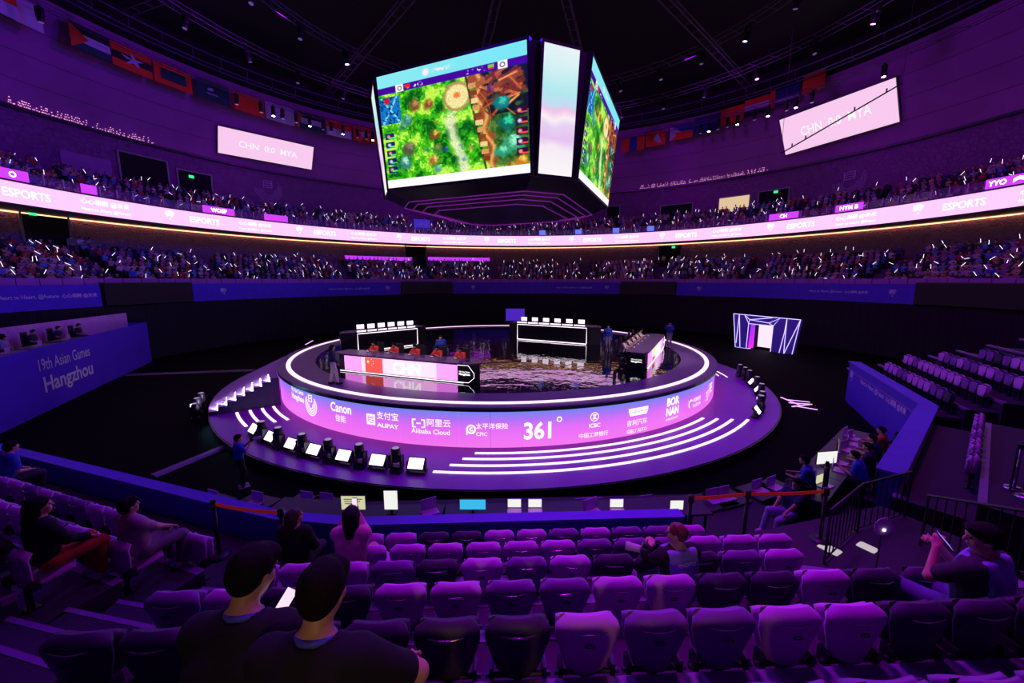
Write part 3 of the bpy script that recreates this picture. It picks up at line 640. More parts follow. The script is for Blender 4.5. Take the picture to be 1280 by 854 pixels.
light_line(((382, 431), (391, 426)), 'short glowing line drawn for light on the floor behind the stage at the left'); light_line(((853, 429), (862, 434)), 'short glowing line drawn for light on the floor behind the cameraman on stage')
for k, pp in enumerate((((984, 500), (1012, 503)), ((976, 497), (1000, 507)), ((986, 504), (1015, 506)), ((990, 509), (1014, 506)), ((992, 508), (1022, 513)))):  # glowing bars stand in for a beam pattern projected on the floor
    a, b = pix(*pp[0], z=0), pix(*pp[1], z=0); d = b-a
    tag(MB().box((0, 0, .012+.004*k), (d.length, .07, .024)).build('floor_light_line', M_fl, None, (a+b)/2, math.atan2(d.y, d.x)), 'thin glowing line of the projected light zigzag drawn on the floor right of the stage', 'light', 'lines of the projected light zigzag')
# ================================================================ players' desks
M_dblk = mat('desk_black', (.02, .018, .026), .3); M_dscr = glow('desk_screen', (1, .24, 1.), 1.7); M_dwhite = glow('desk_screen_white', (1, .45, .97), 1.8); M_dtxt = glow('desk_text', (1, 1, 1), 1.7)
M_dred = glow('desk_flag_red', (1, .10, .09), 1.0); M_dyel = glow('desk_flag_yellow', (1, .75, .25), 1.2); M_outl = glow('outline_light', (1, .85, 1), 1.8); M_dgrn = glow('desk_flag_green', (.1, .9, .25), 1.0)
M_top = mat('desk_top', (.10, .05, .14), .25)
def team_desk(lb, p0, ang, L, flag, code):
    """front face runs from p0 along ang for L, screen side to the right of that direction (towards -n)"""
    t = thing('team_desk', lb, 'desk', (p0.x, p0.y, ZS), ang); h = .90
    MB().prism([(-.75, .15), (-.35, -.02), (L+.5, -.02), (L+.9, .35), (L+.6, .95), (-.6, .95)], .06, h-.06).build('body', M_dblk, t)
    MB().prism([(-.85, .1), (-.35, -.10), (L+.5, -.10), (L+1.0, .35), (L+.7, 1.05), (-.7, 1.05)], h-.06, h).build('table_top', M_top, t)
    n = 6
    for i in range(n):
        x0, x1 = L*i/n, L*(i+1)/n
        mm = M_dscr if i in (0, 5) else M_dwhite
        MB().box(((x0+x1)/2, -.04, h/2), (x1-x0-.004, .04, h-.20)).build('screen_panel', mm, t)
    def face(mb, off): mb.v = [(x, -off, y) for x, y, _ in mb.v]; return mb
    fx = L*.285; fw = L*.165
    if flag == 'c':
        f = face(rect2d(MB(), fx, h/2, fw, h-.2), .066).build('flag_field', M_dred, t); mb = star2d(MB(), fx-.32*fw, h/2+.16, .11)
        for k, (u, v) in enumerate(((-.12, .3), (-.03, .22), (-.03, .1), (-.12, .02))): star2d(mb, fx+u*fw*1.0, h/2+v-.02, .04)
        face(mb, .07).build('flag_stars', M_dyel, t)
    else:
        for k, (c, m_) in enumerate((('y', M_dyel), ('g', M_dgrn), ('r', M_dred))): face(rect2d(MB(), fx, h/2+(.233-.233*k), fw, .233), .066).build('flag_stripe', m_, t)
        face(star2d(MB(), fx, h/2, .22), .07).build('flag_star', M_dtxt, t)
    face(text2d(MB(), code, L*.58, h/2-.02, w_=L*.24, h=.52, bold=.03), .066).build('lettering', M_dtxt, t)
    # pointed end with the games' name
    pts = [(L+.02, .07), (L+.55, .07), (L+.82, .3), (L+.82, .5), (L+.55, h-.08), (L+.02, h-.08)]
    ep = MB().add([(x, y, z) for y in (-.05, -.03) for x, z in pts], [(0,1,2,3,4,5), (11,10,9,8,7,6)]+[(i, (i+1) % 6, 6+(i+1) % 6, 6+i) for i in range(6)]).build('end_plate', M_dblk, t)
    MB().tube([(x, -.06, z) for x, z in pts[0:]], .012, 5).build('outline_light', M_outl, ep)
    face(text2d(text2d(MB(), '19th Asian Games', L+.36, h/2+.09, w_=.52, h=.07, bold=.01), 'Hangzhou', L+.36, h/2-.03, w_=.52, bold=.03), .066).build('lettering', M_dtxt, ep)
    MB().box((L/2, -.06, .05), (L+.6, .03, .03)).build('foot_light', M_outl, t)
    return t
dl0 = Vector((-8.19, 19.21, 0)); team_desk('long white LED desk with red flag and CHN lettering', dl0, rad(-21.2), 6.25, 'c', 'CHN')
dr0 = Vector((6.92, 19.94, 0)); 
t = team_desk('long LED desk with striped flag seen edge on at the right', dr0, rad(63.2), 6.19, 'm', 'MYA')
# games' name plate on the near end of the right desk
e1 = Vector((-.62, 0, .0))
def endface(mb): mb.v = [(-.80+.0*y, -x+.42, y) for x, y, _ in mb.v]; return mb
pl = endface(MB().add([(x, y, 0) for x, y in ((-.40, .07), (.40, .07), (.40, .84), (-.40, .84))], [(0, 1, 2, 3)])); pl = pl.build('end_plate', M_dblk, t)
endface(text2d(text2d(MB(), '19th Asian Games', 0, .55, w_=.52, h=.07, bold=.01), 'Hangzhou', 0, .43, w_=.52, bold=.03)).build('lettering', M_dtxt, pl)
# two further desks with a row of lit screens
M_moni = glow('lit_screen', (1, .78, 1), 1.6)
def host_desk(lb, p0, p1, grp):
    d = p1-p0; L = d.length; ang = math.atan2(d.y, d.x); t = thing('side_desk', lb, 'desk', (p0.x, p0.y, ZS), ang); h = 1.22
    MB().prism([(-.9, .35), (-.25, .0), (L+.25, .0), (L+.9, .35), (L+.7, 1.1), (-.7, 1.1)], 0, h).build('body', M_dblk, t)
    MB().tube([(0, -.03, .08), (0, -.03, h-.05), (L, -.03, h-.05), (L, -.03, .08)], .025, 5).build('outline_light', M_outl, t)
    MB().box((L/2, -.04, .06), (L, .05, .05)).build('foot_light', M_outl, t)
    MB().prism([(-.8, .3), (-.2, -.05), (L+.2, -.05), (L+.8, .3), (L+.6, 1.15), (-.6, 1.15)], h, h+.05).build('table_top', M_top, t)
    n = 6
    c0 = Vector((p0.x, p0.y, ZS)); R = Matrix.Rotation(ang, 3, 'Z')
    for i in range(n):
        x = L*(i+.4)/n; MB().box((x, .02, h+.10), (L/n-.12, .05, .09)).build('lit_ledge', M_moni, t)
    for i in range(n):
        x = L*(i+.4)/n; q = c0+R @ Vector((x+.05, .28, h+.05)); u = thing('monitor', 'glowing white monitor back on the ' + lb.split(' with')[0] + lb.split('outline')[1], 'monitor', q, ang, grp)
        MB().box((0, 0, .30), (.46, .03, .27)).build('panel', M_moni, u); MB().box((0, .05, .09), (.05, .05, .18)).box((0, .05, .01), (.22, .16, .02)).build('stand', M_lampb, u)
host_desk('black side desk with white outline at the left of the stage', Vector((-9.52, 24.31, 0)), Vector((-6.51, 27.12, 0)), 'screens on the left side desk')
host_desk('black side desk with white outline at the back of the stage', Vector((.42, 29.8, 0)), Vector((5.16, 27.3, 0)), 'screens on the back side desk')
# blue screen in front of the far drape
p = pix(644, 401, Y=50); t = thing('blue_screen', 'small plain blue screen standing before the far drape', 'screen', (p.x, 50, 0))
MB().box((0, 0, p.z+.75), (2.35, .1, 1.5)).build('screen', glow('blue_scr', (.12, .03, .9), .55), t); MB().box((-.8, .1, p.z/2+.3), (.08, .08, p.z+.6)).box((.8, .1, p.z/2+.3), (.08, .08, p.z+.6)).box((0, .1, .05), (2.2, .6, .1)).build('stand', M_black, t)
# the lit portal at the right
gl, gr = pix(920, 434, z=0), pix(988, 443, z=0); d = gr-gl; L = d.length
t = thing('portal', 'angular entrance portal with violet line drawing and bright doorway', 'portal', gl, math.atan2(d.y, d.x)); M_pblue = mat('portal_blue', (.05, .04, .26), .5, emit=(.03, .01, .22), es=.5, var=0); M_pline = glow('portal_line', (.55, .45, 1), 1.8)
def gpt(zx, zy):   # pixel of the 10.67x enlargement -> (x along, z)
    X, Y = 900+zx/10.667, 380+zy/10.667; dr_ = pix(X, Y, depth=1)-Vector((0, 0, ZC)); nn = Vector((-d.y, d.x, 0)).normalized(); k = (gl-Vector((0, 0, ZC))).dot(nn)/dr_.dot(nn); q = Vector((0, 0, ZC))+dr_*k; return ((q-gl).dot(d.normalized()), q.z)
def gpoly(pts, y0, y1): 
    q = [gpt(*p) for p in pts]; n_ = len(q); return MB().add([(x, y, z) for y in (y0, y1) for x, z in q], [tuple(range(n_)), tuple(range(2*n_-1, n_-1, -1))]+[(i, (i+1) % n_, n_+(i+1) % n_, n_+i) for i in range(n_)])
gpoly([(185, 130), (335, 150), (385, 262), (350, 592), (205, 572)], 0, .5).build('left_wing', M_pblue, t); gpoly([(800, 195), (1078, 212), (962, 672), (672, 645), (710, 295)], 0, .5).build('right_wing', M_pblue, t)
gpoly([(335, 150), (800, 195), (710, 295), (385, 262)], 0, .9).build('lintel', M_pblue, t)
gpoly([(395, 265), (440, 272), (410, 590), (352, 592)], .3, .5).build('side_light', grad_mat('portal_side', [(0, (.95, .02, .9)), (.5, (.6, .02, 1)), (1, (.2, .05, 1))], 0, 2.6, 1.0), t)
gpoly([(475, 280), (708, 296), (675, 608), (448, 575)], .7, .75).build('doorway_screen', glow('portal_door', (1, .72, .98), 1.15), t)
gpoly([(440, 272), (475, 280), (448, 575), (410, 590)], .75, .9).build('jamb', M_black, t)
mb = MB()
for seq in ([(185, 130), (1078, 212)], [(185, 130), (205, 572), (350, 595), (410, 592)], [(260, 140), (215, 520)], [(260, 140), (268, 575)], [(335, 150), (385, 262), (350, 592)], [(335, 150), (400, 210), (385, 262), (710, 295)], [(400, 210), (700, 185)], [(400, 210), (655, 255), (710, 295)], [(655, 255), (800, 195), (710, 295), (672, 645)], [(895, 205), (865, 370), (785, 665)], [(895, 205), (878, 370), (850, 670)], [(1078, 212), (850, 670)], [(1078, 212), (962, 672)], [(672, 648), (850, 672), (935, 682)]):
    MB().tube([(gpt(*p)[0], -.03, gpt(*p)[1]) for p in seq], .028, 5).build('line_light', M_pline, t)
# ================================================================ hanging screen cube
JC, JROT, JA, JB, JW, JA2, JB2, JW2, JZ0, JZ1 = (-.59, 26.45), -1.976, 6.435, 5.876, 4.108, 7.573, 7.052, .892, 11.22, 16.52
jb = thing('screen_cube', 'hanging eight sided screen cube showing a green game picture', 'screen', (JC[0], JC[1], JZ0)); HJ = JZ1-JZ0
M_jdark = mat('cube_dark', (.03, .022, .045), .35)
def s2l(c): c = np.asarray(c, float)/255; return np.where(c <= .04045, c/12.92, ((c+.055)/1.055)**2.4)
def fnoise(h_, w_, cell, rng):
    g = rng.random((h_//cell+3, w_//cell+3)); y = np.arange(h_)/cell; x = np.arange(w_)/cell; yi, xi = y.astype(int), x.astype(int); fy, fx = (y-yi)[:, None], (x-xi)[None]
    fy = fy*fy*(3-2*fy); fx = fx*fx*(3-2*fx); a = g[yi][:, xi]; b_ = g[yi][:, xi+1]; c = g[yi+1][:, xi]; d_ = g[yi+1][:, xi+1]
    return (a*(1-fx)+b_*fx)*(1-fy)+(c*(1-fx)+d_*fx)*fy
def paint():
    """generic battle-field picture: meadow, stone lane, timber, bushes, score bar"""
    W2, H2 = 300, 225; rng = np.random.default_rng(3); u = np.linspace(0, 1, W2)[None]; v = np.linspace(0, 1, H2)[:, None]; u, v = np.broadcast_arrays(u, v)
    n1, n2, n3 = fnoise(H2, W2, 26, rng), fnoise(H2, W2, 9, rng), fnoise(H2, W2, 3, rng); nn_ = .5*n1+.3*n2+.2*n3
    im = np.zeros((H2, W2, 3))
    def mixm(mask, c, a=1.): nonlocal im; mk = np.clip(mask, 0, 1)[..., None]*a; im = im*(1-mk)+np.array(c, float)*mk
    im[:] = (62, 172, 18); mixm((nn_-.50)*7, (182, 240, 78)); mixm((.44-nn_)*7, (10, 92, 14)); mixm((n3-.82)*6*(n1 > .5), (225, 250, 150))
    sf = lambda x, k=40: np.clip(x*k, 0, 1)
    lane = .535+.03*np.sin(v*9)+.03*(v-.5); mixm(sf(.055+.02*(n2-.5)-abs(u-lane), 25)*sf(v-.36, 12), (222, 226, 190), .85)
    mixm(sf(.10-np.hypot(u-.56, (v-.30)*.8), 30), (232, 214, 150)); mixm(sf(.012-abs(np.hypot(u-.56, (v-.30)*.8)-.085), 120), (170, 140, 90)); mixm(sf(.03-np.hypot(u-.56, (v-.29)), 60), (225, 120, 60))
    mixm(sf(u-.70+.10*(.45-v), 18)*sf(.93-v)*(.55+.45*(v < .5)), (22, 34, 36)); mixm(sf(n2-.62, 6)*sf(u-.72, 18)*sf(.9-v), (60, 90, 50))
    # timber barricade running down the right of the lane
    edge = .66+.13*(v-.2)+.0*u
    mixm(sf(.045+.02*np.sin(v*40)-abs(u-edge-.02), 40), (150, 82, 40)); mixm(sf(.02-abs(u-edge-.03+.02*np.sin(v*23)), 60), (222, 160, 90)); mixm(sf(.010-abs(u-edge+.03), 120), (70, 35, 20))
    for (x0, y0, x1, y1, wd2, c) in [(.72, .33, .95, .22, .03, (140, 70, 32)), (.74, .42, .97, .28, .022, (105, 50, 25)), (.70, .26, .93, .36, .018, (185, 110, 60)), (.8, .2, .98, .34, .02, (120, 60, 30)), (.78, .5, .96, .3, .012, (220, 80, 40)), (.70, .24, .82, .20, .03, (165, 92, 45))]:
        dx, dy = x1-x0, y1-y0; tt = np.clip(((u-x0)*dx+(v-y0)*dy)/(dx*dx+dy*dy), 0, 1); ds = np.hypot(u-x0-tt*dx, (v-y0-tt*dy)*.8)-wd2*(.7+.6*n3); mixm(sf(-ds, 90), c)
    for k in range(22):
        x0, y0 = rng.uniform(.70, .90), rng.uniform(.18, .46); an = rng.choice([-.5, .9, 2.3])+rng.normal()*.2; ln_ = rng.uniform(.05, .14); x1, y1 = x0+ln_*math.cos(an), y0+ln_*math.sin(an); dx, dy = x1-x0, y1-y0; tt = np.clip(((u-x0)*dx+(v-y0)*dy)/(dx*dx+dy*dy), 0, 1); ds = np.hypot(u-x0-tt*dx, (v-y0-tt*dy)*.8)-rng.uniform(.006, .014); c_ = np.array(((150, 80, 38), (205, 130, 70), (96, 46, 24), (120, 40, 30))[rng.integers(0, 4)]); mixm(sf(-ds, 140), c_); mixm(sf(-ds-.006, 200), c_*1.25)
    for k in range(11):
        y = .24+.06*k; x = .655+.12*(y-.2); w4 = (abs(u-x) < .024) & (abs(v-y) < .020); im[w4] = ((206, 150, 92), (128, 66, 34), (232, 196, 140))[k % 3]
    def blob(x, y, r, c, c2): mixm(sf(r*(.8+.5*n2)-np.hypot(u-x, (v-y)*.8), 40), c); mixm(sf(r*.6*(.6+.8*n3)-np.hypot(u-x-.01, (v-y+.02)*.8), 40), c2)
    blob(.84, .42, .055, (25, 120, 120), (70, 190, 170)); blob(.87, .58, .06, (20, 110, 95), (60, 200, 150)); blob(.90, .74, .075, (60, 150, 110), (150, 230, 190)); blob(.83, .80, .05, (50, 150, 120), (130, 225, 180)); blob(.77, .30, .03, (75, 30, 120), (130, 70, 190))
    blob(.95, .90, .05, (190, 120, 30), (240, 200, 90)); blob(.88, .93, .03, (160, 90, 30), (230, 170, 80))
    blob(.20, .42, .045, (60, 130, 120), (140, 200, 180)); blob(.16, .47, .03, (50, 110, 110), (120, 190, 180)); blob(.19, .66, .055, (90, 90, 70), (150, 140, 110)); blob(.15, .78, .06, (60, 130, 120), (170, 220, 200)); blob(.26, .30, .05, (120, 80, 45), (190, 150, 90)); blob(.36, .32, .04, (130, 70, 40), (200, 140, 80)); blob(.46, .38, .018, (200, 30, 60), (240, 120, 140))
    # watch tower shape in the meadow
    blob(.40, .48, .022, (170, 110, 40), (240, 200, 90)); blob(.39, .58, .045, (120, 85, 35), (225, 180, 80)); blob(.40, .70, .04, (70, 120, 70), (190, 150, 70)); blob(.37, .80, .05, (150, 110, 50), (235, 200, 120)); blob(.39, .87, .035, (80, 150, 140), (150, 210, 190)); blob(.33, .70, .02, (20, 90, 160), (90, 190, 220)); blob(.46, .72, .025, (25, 80, 170), (90, 150, 230))
    blob(.56, .70, .014, (40, 110, 220), (130, 200, 250)); blob(.58, .82, .018, (40, 100, 210), (150, 200, 250)); blob(.63, .73, .025, (215, 170, 90), (240, 220, 160)); blob(.53, .53, .015, (210, 80, 100), (250, 170, 180))
    ring_ = np.hypot((u-.42)*.9, (v-.47)*.62); mixm(sf(.0035-abs(np.hypot(u-.5, (v-.5)*.9)-.27), 260)*sf(.75-v)*.6, (240, 150, 60))
    # corner map, side icons, score bar
    mm_ = (u < .155) & (v > .19) & (v < .42); im[mm_] = (28, 120, 190); mixm(mm_*sf(.012-abs((u-.08)-(v-.3)*.55), 160), (120, 210, 240)); mixm(mm_*sf(.012-abs((u-.08)+(v-.3)*.55), 160), (120, 210, 240)); mixm(mm_*sf(n3-.62, 8), (12, 60, 120)); mixm(sf(.03-np.hypot(u-.06, (v-.22)*.8), 60), (200, 30, 50))
    for k in range(5):
        for x, c in ((.055, (20, 40, 110)), (.955, (60, 20, 60))):
            y = .53+.075*k if x < .5 else .50+.08*k; q = (abs(u-x) < .035) & (abs(v-y) < .028); im[q] = c; mixm(sf(.018-np.hypot(u-x+.01, (v-y)*.8), 90), (200, 210, 230) if k % 2 else (230, 150, 130)); mixm(((abs(u-x-.015) < .02) & (abs(v-y-.015) < .006))*1., (90, 230, 120) if x < .5 else (240, 80, 70))
    q = (v < .165); im[np.broadcast_to(q, im.shape[:2])] = (72, 20, 150); q = (v < .165) & ((u < .34) & (u > .18) | (u > .62) & (u < .80)); mixm(q*sf(n3-.78, 20)*sf(.02-abs(v-.135), 90), (240, 235, 250)); 
    for x in (.165, .855): im[(abs(u-x) < .028) & (v > .105) & (v < .165)] = (245, 240, 250); mixm(sf(.006-abs(np.hypot((u-x)*1.2, v-.135)-.016), 200), (60, 30, 110))
    im[(abs(u-.225) < .018) & (abs(v-.13) < .016)] = (225, 40, 30); im[(abs(u-.785) < .018) & (abs(v-.13) < .016)] = (120, 190, 70); im[(abs(u-.785) < .018) & (abs(v-.142) < .006)] = (220, 50, 40)
    q = np.broadcast_to(v < .105, im.shape[:2]); im[q] = (118, 215, 222); mixm(q*(1-u)*.35, (170, 228, 235)); mixm(q*sf(.10-abs(u-.47), 10)*sf(.02-abs(v-.055), 90)*sf(n3-.35, 6), (236, 226, 240)); mixm(q*sf(.03-np.hypot(u-.36, (v-.055)*.8), 60), (240, 220, 235))
    q = np.broadcast_to(v > .925, im.shape[:2]); im[q] = (250, 240, 250)
    im *= np.where((v > .165) & (v < .925), .86+.28*rng.random((H2, W2)), 1.)[..., None]; im = np.clip(128+(im-128)*1.12, 0, 255)
    return s2l(np.clip(im, 0, 255))
def picture_mesh(name, img, w_, h_):
    H2, W2 = img.shape[:2]; xs = np.linspace(-w_/2, w_/2, W2); ys = np.linspace(h_/2, -h_/2, H2); X, Y = np.meshgrid(xs, ys)
    co = np.stack([X, Y, 0*X], -1).reshape(-1, 3); i = np.arange((H2-1)*(W2-1)); r_, c_ = i//(W2-1), i % (W2-1); a = r_*W2+c_; fc = np.stack([a, a+W2, a+W2+1, a+1], -1)
    me = bpy.data.meshes.new(name); me.vertices.add(len(co)); me.vertices.foreach_set('co', co.ravel()); me.loops.add(len(fc)*4); me.loops.foreach_set('vertex_index', fc.ravel().astype('i')); me.polygons.add(len(fc)); me.polygons.foreach_set('loop_start', np.arange(len(fc), dtype='i')*4); me.update(calc_edges=True)
    at = me.color_attributes.new('picture', 'FLOAT_COLOR', 'POINT'); at.data.foreach_set('color', np.concatenate([img.reshape(-1, 3), np.ones((H2*W2, 1))], 1).ravel().astype('f')); return me
def attr_emit(name, es):
    m = bpy.data.materials.new(name); m.use_nodes = True; nt = m.node_tree; b = nt.nodes['Principled BSDF']; a = nt.nodes.new('ShaderNodeVertexColor'); a.layer_name = 'picture'
    nt.links.new(a.outputs[0], b.inputs['Emission Color']); b.inputs['Emission Strength'].default_value = es; b.inputs['Base Color'].default_value = (.02, .02, .02, 1); return m
M_pic = attr_emit('game_picture', 1.05)
def sky_img():
    W2, H2 = 40, 130; rng = np.random.default_rng(5); v = np.linspace(0, 1, H2)[:, None]+.05*(fnoise(H2, W2, 14, rng)-.5); st_ = [(0, (225, 238, 240)), (.18, (200, 235, 235)), (.34, (170, 228, 232)), (.44, (190, 215, 235)), (.48, (235, 190, 225)), (.55, (245, 235, 240)), (.60, (225, 205, 235)), (.70, (225, 190, 235)), (.78, (240, 230, 238)), (1, (246, 242, 244))]
    im = np.stack([np.interp(v, [p for p, _ in st_], [c[k] for _, c in st_]) for k in range(3)], -1); return s2l(im)
tilt_b = math.atan2(JA-JB, HJ); Lf = math.hypot(JA-JB, HJ)
big = picture_mesh('picture', paint(), 2*JW, Lf); nar = picture_mesh('picture_narrow', sky_img(), 2*JW2, math.hypot(JA2-JB2, HJ))
def jface(k, me, dA, dB, hw, nm):
    ang = JROT+k*PI/4; n = Vector((math.cos(ang), math.sin(ang), 0)); tt = Vector((-n.y, n.x, 0)); mid = n*(dA+dB)/2+Vector((0, 0, HJ/2)); up = (n*(dA-dB)+Vector((0, 0, HJ))).normalized(); out = tt.cross(up)
    o = link(nm, me, M_pic, jb); Mx = Matrix((tt, up, out)).transposed().to_4x4(); Mx.translation = mid+out*.03; o.matrix_local = Mx
    L2 = math.hypot(dA-dB, HJ)
    fr = MB()
    for sx, w2, h2, cx_, cy_ in ((0, 2*hw+.24, .12, 0, L2/2+.06), (0, 2*hw+.24, .12, 0, -L2/2-.06), (0, .12, L2, hw+.06, 0), (0, .12, L2, -hw-.06, 0)):
        MB().add([mid+tt*(cx_+a*w2/2)+up*(cy_+b_*h2/2)+out*c for c in (-.3, .05) for a, b_ in ((-1,-1),(1,-1),(1,1),(-1,1))], [(0,3,2,1),(4,5,6,7),(0,1,5,4),(1,2,6,5),(2,3,7,6),(3,0,4,7)]).build('bezel', M_jdark, jb)
for k in range(8):
    if k % 2 == 0: jface(k, big, JA, JB, JW, 'main_screen')
    else: jface(k, nar, JA2, JB2, JW2, 'corner_screen')
# body behind the screens, underside and its light lines
def octo(z, da_, db_, dn, wn):
    P_ = []
    for k in range(8):
        ang = JROT+k*PI/4; n = Vector((math.cos(ang), math.sin(ang), 0)); tt = Vector((-n.y, n.x, 0)); dd, hw = (da_, db_) if k % 2 == 0 else (dn, wn)
        for s_ in (-1, 1): q = n*dd+tt*hw*s_; P_.append((q.x, q.y, z))
    return P_
rings = [octo(HJ+.1, JA-.12, JW, JA2-.12, JW2), octo(-.1, JB-.12, JW, JB2-.12, JW2), octo(-.55, JB*.86, JW*.86, JB2*.86, JW2), octo(-.85, JB*.62, JW*.62, JB2*.62, JW2*.7)]
mb = MB(); N = 16; mb.add([p for r in rings for p in r], [tuple(range(N)), tuple(range(3*N, 4*N))]+[(i*N+k, i*N+(k+1) % N, (i+1)*N+(k+1) % N, (i+1)*N+k) for i in range(3) for k in range(N)]); mb.build('body', M_jdark, jb)
M_jl = glow('cube_line', (.5, .04, .75), .28)
for z, s_ in ((-.60, .85), (-.68, .78), (-.78, .70), (-.90, .6)): MB().tube(octo(z, JB*s_, JW*s_, JB2*s_, JW2), .025, 4, closed=True).build('line_light', M_jl, jb)
for sx in (-3, 3):
    for sy in (2, 3): MB().tube([(sx, sy, HJ), (sx*1.5, sy*1.5, 15.5)], .010, 5).build('hanging_cable', M_cloth, jb)
# ================================================================ seating blocks round the camera
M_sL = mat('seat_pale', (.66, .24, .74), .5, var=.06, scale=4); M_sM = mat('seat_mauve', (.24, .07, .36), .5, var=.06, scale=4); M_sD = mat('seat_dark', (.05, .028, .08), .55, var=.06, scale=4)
M_tr = mat('tread_carpet', (.035, .016, .05), .75, scale=8); M_riser = mat('riser_dark', (.028, .016, .04), .7); M_nose = mat('step_nosing', (.26, .09, .36), .45, var=.06)
M_brk = mat('seat_bracket', (.05, .045, .06), .4, .6)
M_rib = mat('seat_rib', (.62, .45, .60), .2, .9, var=0)
def seat_proto():
    """stadium seat, folded; faces +Y, origin on the tread below the backrest"""
    t = thing('folding_seat', 'x', 'seat')
    def shell(nu, nw, hw, yz, th):
        vs = []; fs = []
        for lay in (0, 1):
            for j in range(nw+1):
                w_ = j/nw; h = hw(w_); y, z = yz(w_)
                for i in range(nu+1):
                    u = -1+2*i/nu; uu = math.copysign(abs(u)**.9, u)
                    crv = .055*u*u
                    zc_ = z-(.045*(abs(u)**4))*(w_ > .75)*((w_-.75)*4)+(.03*abs(u)**4)*(w_ < .2)*(1-w_*5)
                    vs.append((uu*h, y+crv+lay*th, zc_))
        n = (nu+1)*(nw+1)
        for j in range(nw):
            for i in range(nu):
                a = j*(nu+1)+i; fs.append((a, a+1, a+nu+2, a+nu+1)); fs.append((n+a, n+a+nu+1, n+a+nu+2, n+a+1))
        for i in range(nu): fs.append((i, n+i, n+i+1, i+1)); a = nw*(nu+1)+i; fs.append((a, a+1, n+a+1, n+a))
        for j in range(nw): a = j*(nu+1); fs.append((a, a+nu+1, n+a+nu+1, n+a)); a += nu; fs.append((a, n+a, n+a+nu+1, a+nu+1))
        return MB().add(vs, fs)
    pw = lambda w_: .148+.084*min(1, w_/.66)**1.15-(.045*max(0, (w_-.84)/.16)**2)
    def yzb(w_):
        z = .33+.47*w_; y = -.03-.05*w_
        if w_ > .80: y += .07*((w_-.80)/.20)**1.6
        return y, z
    bk = shell(10, 12, pw, yzb, .022).build('backrest', M_sL, t, smooth=True)
    pp = lambda w_: .15+.062*min(1, w_/.6)
    shell(10, 8, pp, lambda w_: (.055-.03*w_+.03*max(0, (w_-.8)/.2)**2, .36+.375*w_), .035).build('seat_pan', M_sL, t, smooth=True)
    # moulded lip line and hand slot on the back
    MB().tube([(u*.185, -.072+.055*u*u, .715-.012*(1-u*u)) for u in np.linspace(-1, 1, 9)], .008, 6).build('rib', M_rib, bk, smooth=True)
    MB().tube([(.035*math.cos(a), -.083, .63+.012*math.sin(a)) for a in np.linspace(0, 2*PI, 9)[:-1]], .005, 4, closed=True).build('hand_slot', M_brk, bk)
    MB().box((-.19, .02, .36), (.03, .10, .12)).build('hinge', M_brk, t); MB().box((.19, .02, .36), (.03, .10, .12)).build('hinge', M_brk, t)
    MB().tube([(-.235, .0, .34), (.235, .0, .34)], .02, 6).build('beam', M_brk, t)
    MB().box((0, .03, .17), (.06, .05, .34)).box((0, .04, .01), (.14, .12, .02)).build('foot', M_brk, t)
    return t
SEAT = seat_proto(); SEAT_USED = [False]
def put_seat(p, rz, tone, lb, grp):
    mt = {'L': M_sL, 'M': M_sM, 'D': M_sD}[tone]
    if not SEAT_USED[0]: t = SEAT; SEAT_USED[0] = True; t.location = p; t.rotation_euler = (0, 0, rz)
    else: t = clone(SEAT, p, rz, mats={'backrest': mt, 'seat_pan': mt})
    nm = {'L': 'pale', 'M': 'mauve', 'D': 'dark'}[tone]; tag(t, nm + ' ' + lb, 'seat', nm + ' ' + grp); return t
class Block:
    """straight block of rows; u along the rows, v towards the stage"""
    def __init__(s, o, phi): s.o = Vector((o[0], o[1], 0)); s.u = Vector((math.cos(phi), math.sin(phi), 0)); s.v = Vector((-math.sin(phi), math.cos(phi), 0)); s.phi = phi
    def P(s, u, v, z): return s.o+s.u*u+s.v*v+Vector((0, 0, z))
    def slab(s, u0, u1, v0, v1, z0, z1): return MB().add([s.P(u, v, z) for z in (z0, z1) for u, v in ((u0, v0), (u1, v0), (u1, v1), (u0, v1))], [(0,3,2,1),(4,5,6,7),(0,1,5,4),(1,2,6,5),(2,3,7,6),(3,0,4,7)])
RV, RZ, T0 = .78, .36, 1.70
ORD = ['front row', 'second row', 'third row', 'fourth row', 'fifth row', 'sixth row', 'seventh row', 'eighth row']
# ---- centre block: front row j=0 has its backs at v=5.60
C = Block((0, 0), rad(2.5)); VB = 5.60
def tread_z(j): return T0+RZ*j
CU0, CU1 = -2.2, 5.0
cb = struct(C.slab(-4.6, 6.2, -2.0, VB-RV*8-.09, 0, tread_z(9)).build('floor_centre_block', M_riser), 'raised steps of the centre seating block')
for j in range(9):
    v0 = VB-RV*j-.09; v1 = VB-RV*(j-1)-.09 if j else 6.42
    ur = 3.75 if j < 1 else (3.9 if j < 2 else (4.1 if j < 3 else 6.2)); ul = -2.45-.28*j
    C.slab(ul, ur, v0, v1, 0 if j < 3 else tread_z(j)-.8, tread_z(j)).build('tread', M_tr, cb)
    if j: C.slab(ul, ur, v1-.10, v1+.02, tread_z(j)-.07, tread_z(j)+.012).build('nosing', M_nose, cb)
rows = {  # tone strings, first seat's photo x, row pitch px at that depth is implied by .5 m spacing
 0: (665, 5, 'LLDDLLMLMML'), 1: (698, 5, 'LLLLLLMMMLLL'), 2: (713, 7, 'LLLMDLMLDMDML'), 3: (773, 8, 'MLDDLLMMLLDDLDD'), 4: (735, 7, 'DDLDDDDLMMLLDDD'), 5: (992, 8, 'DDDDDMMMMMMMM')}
seat_pos = {}
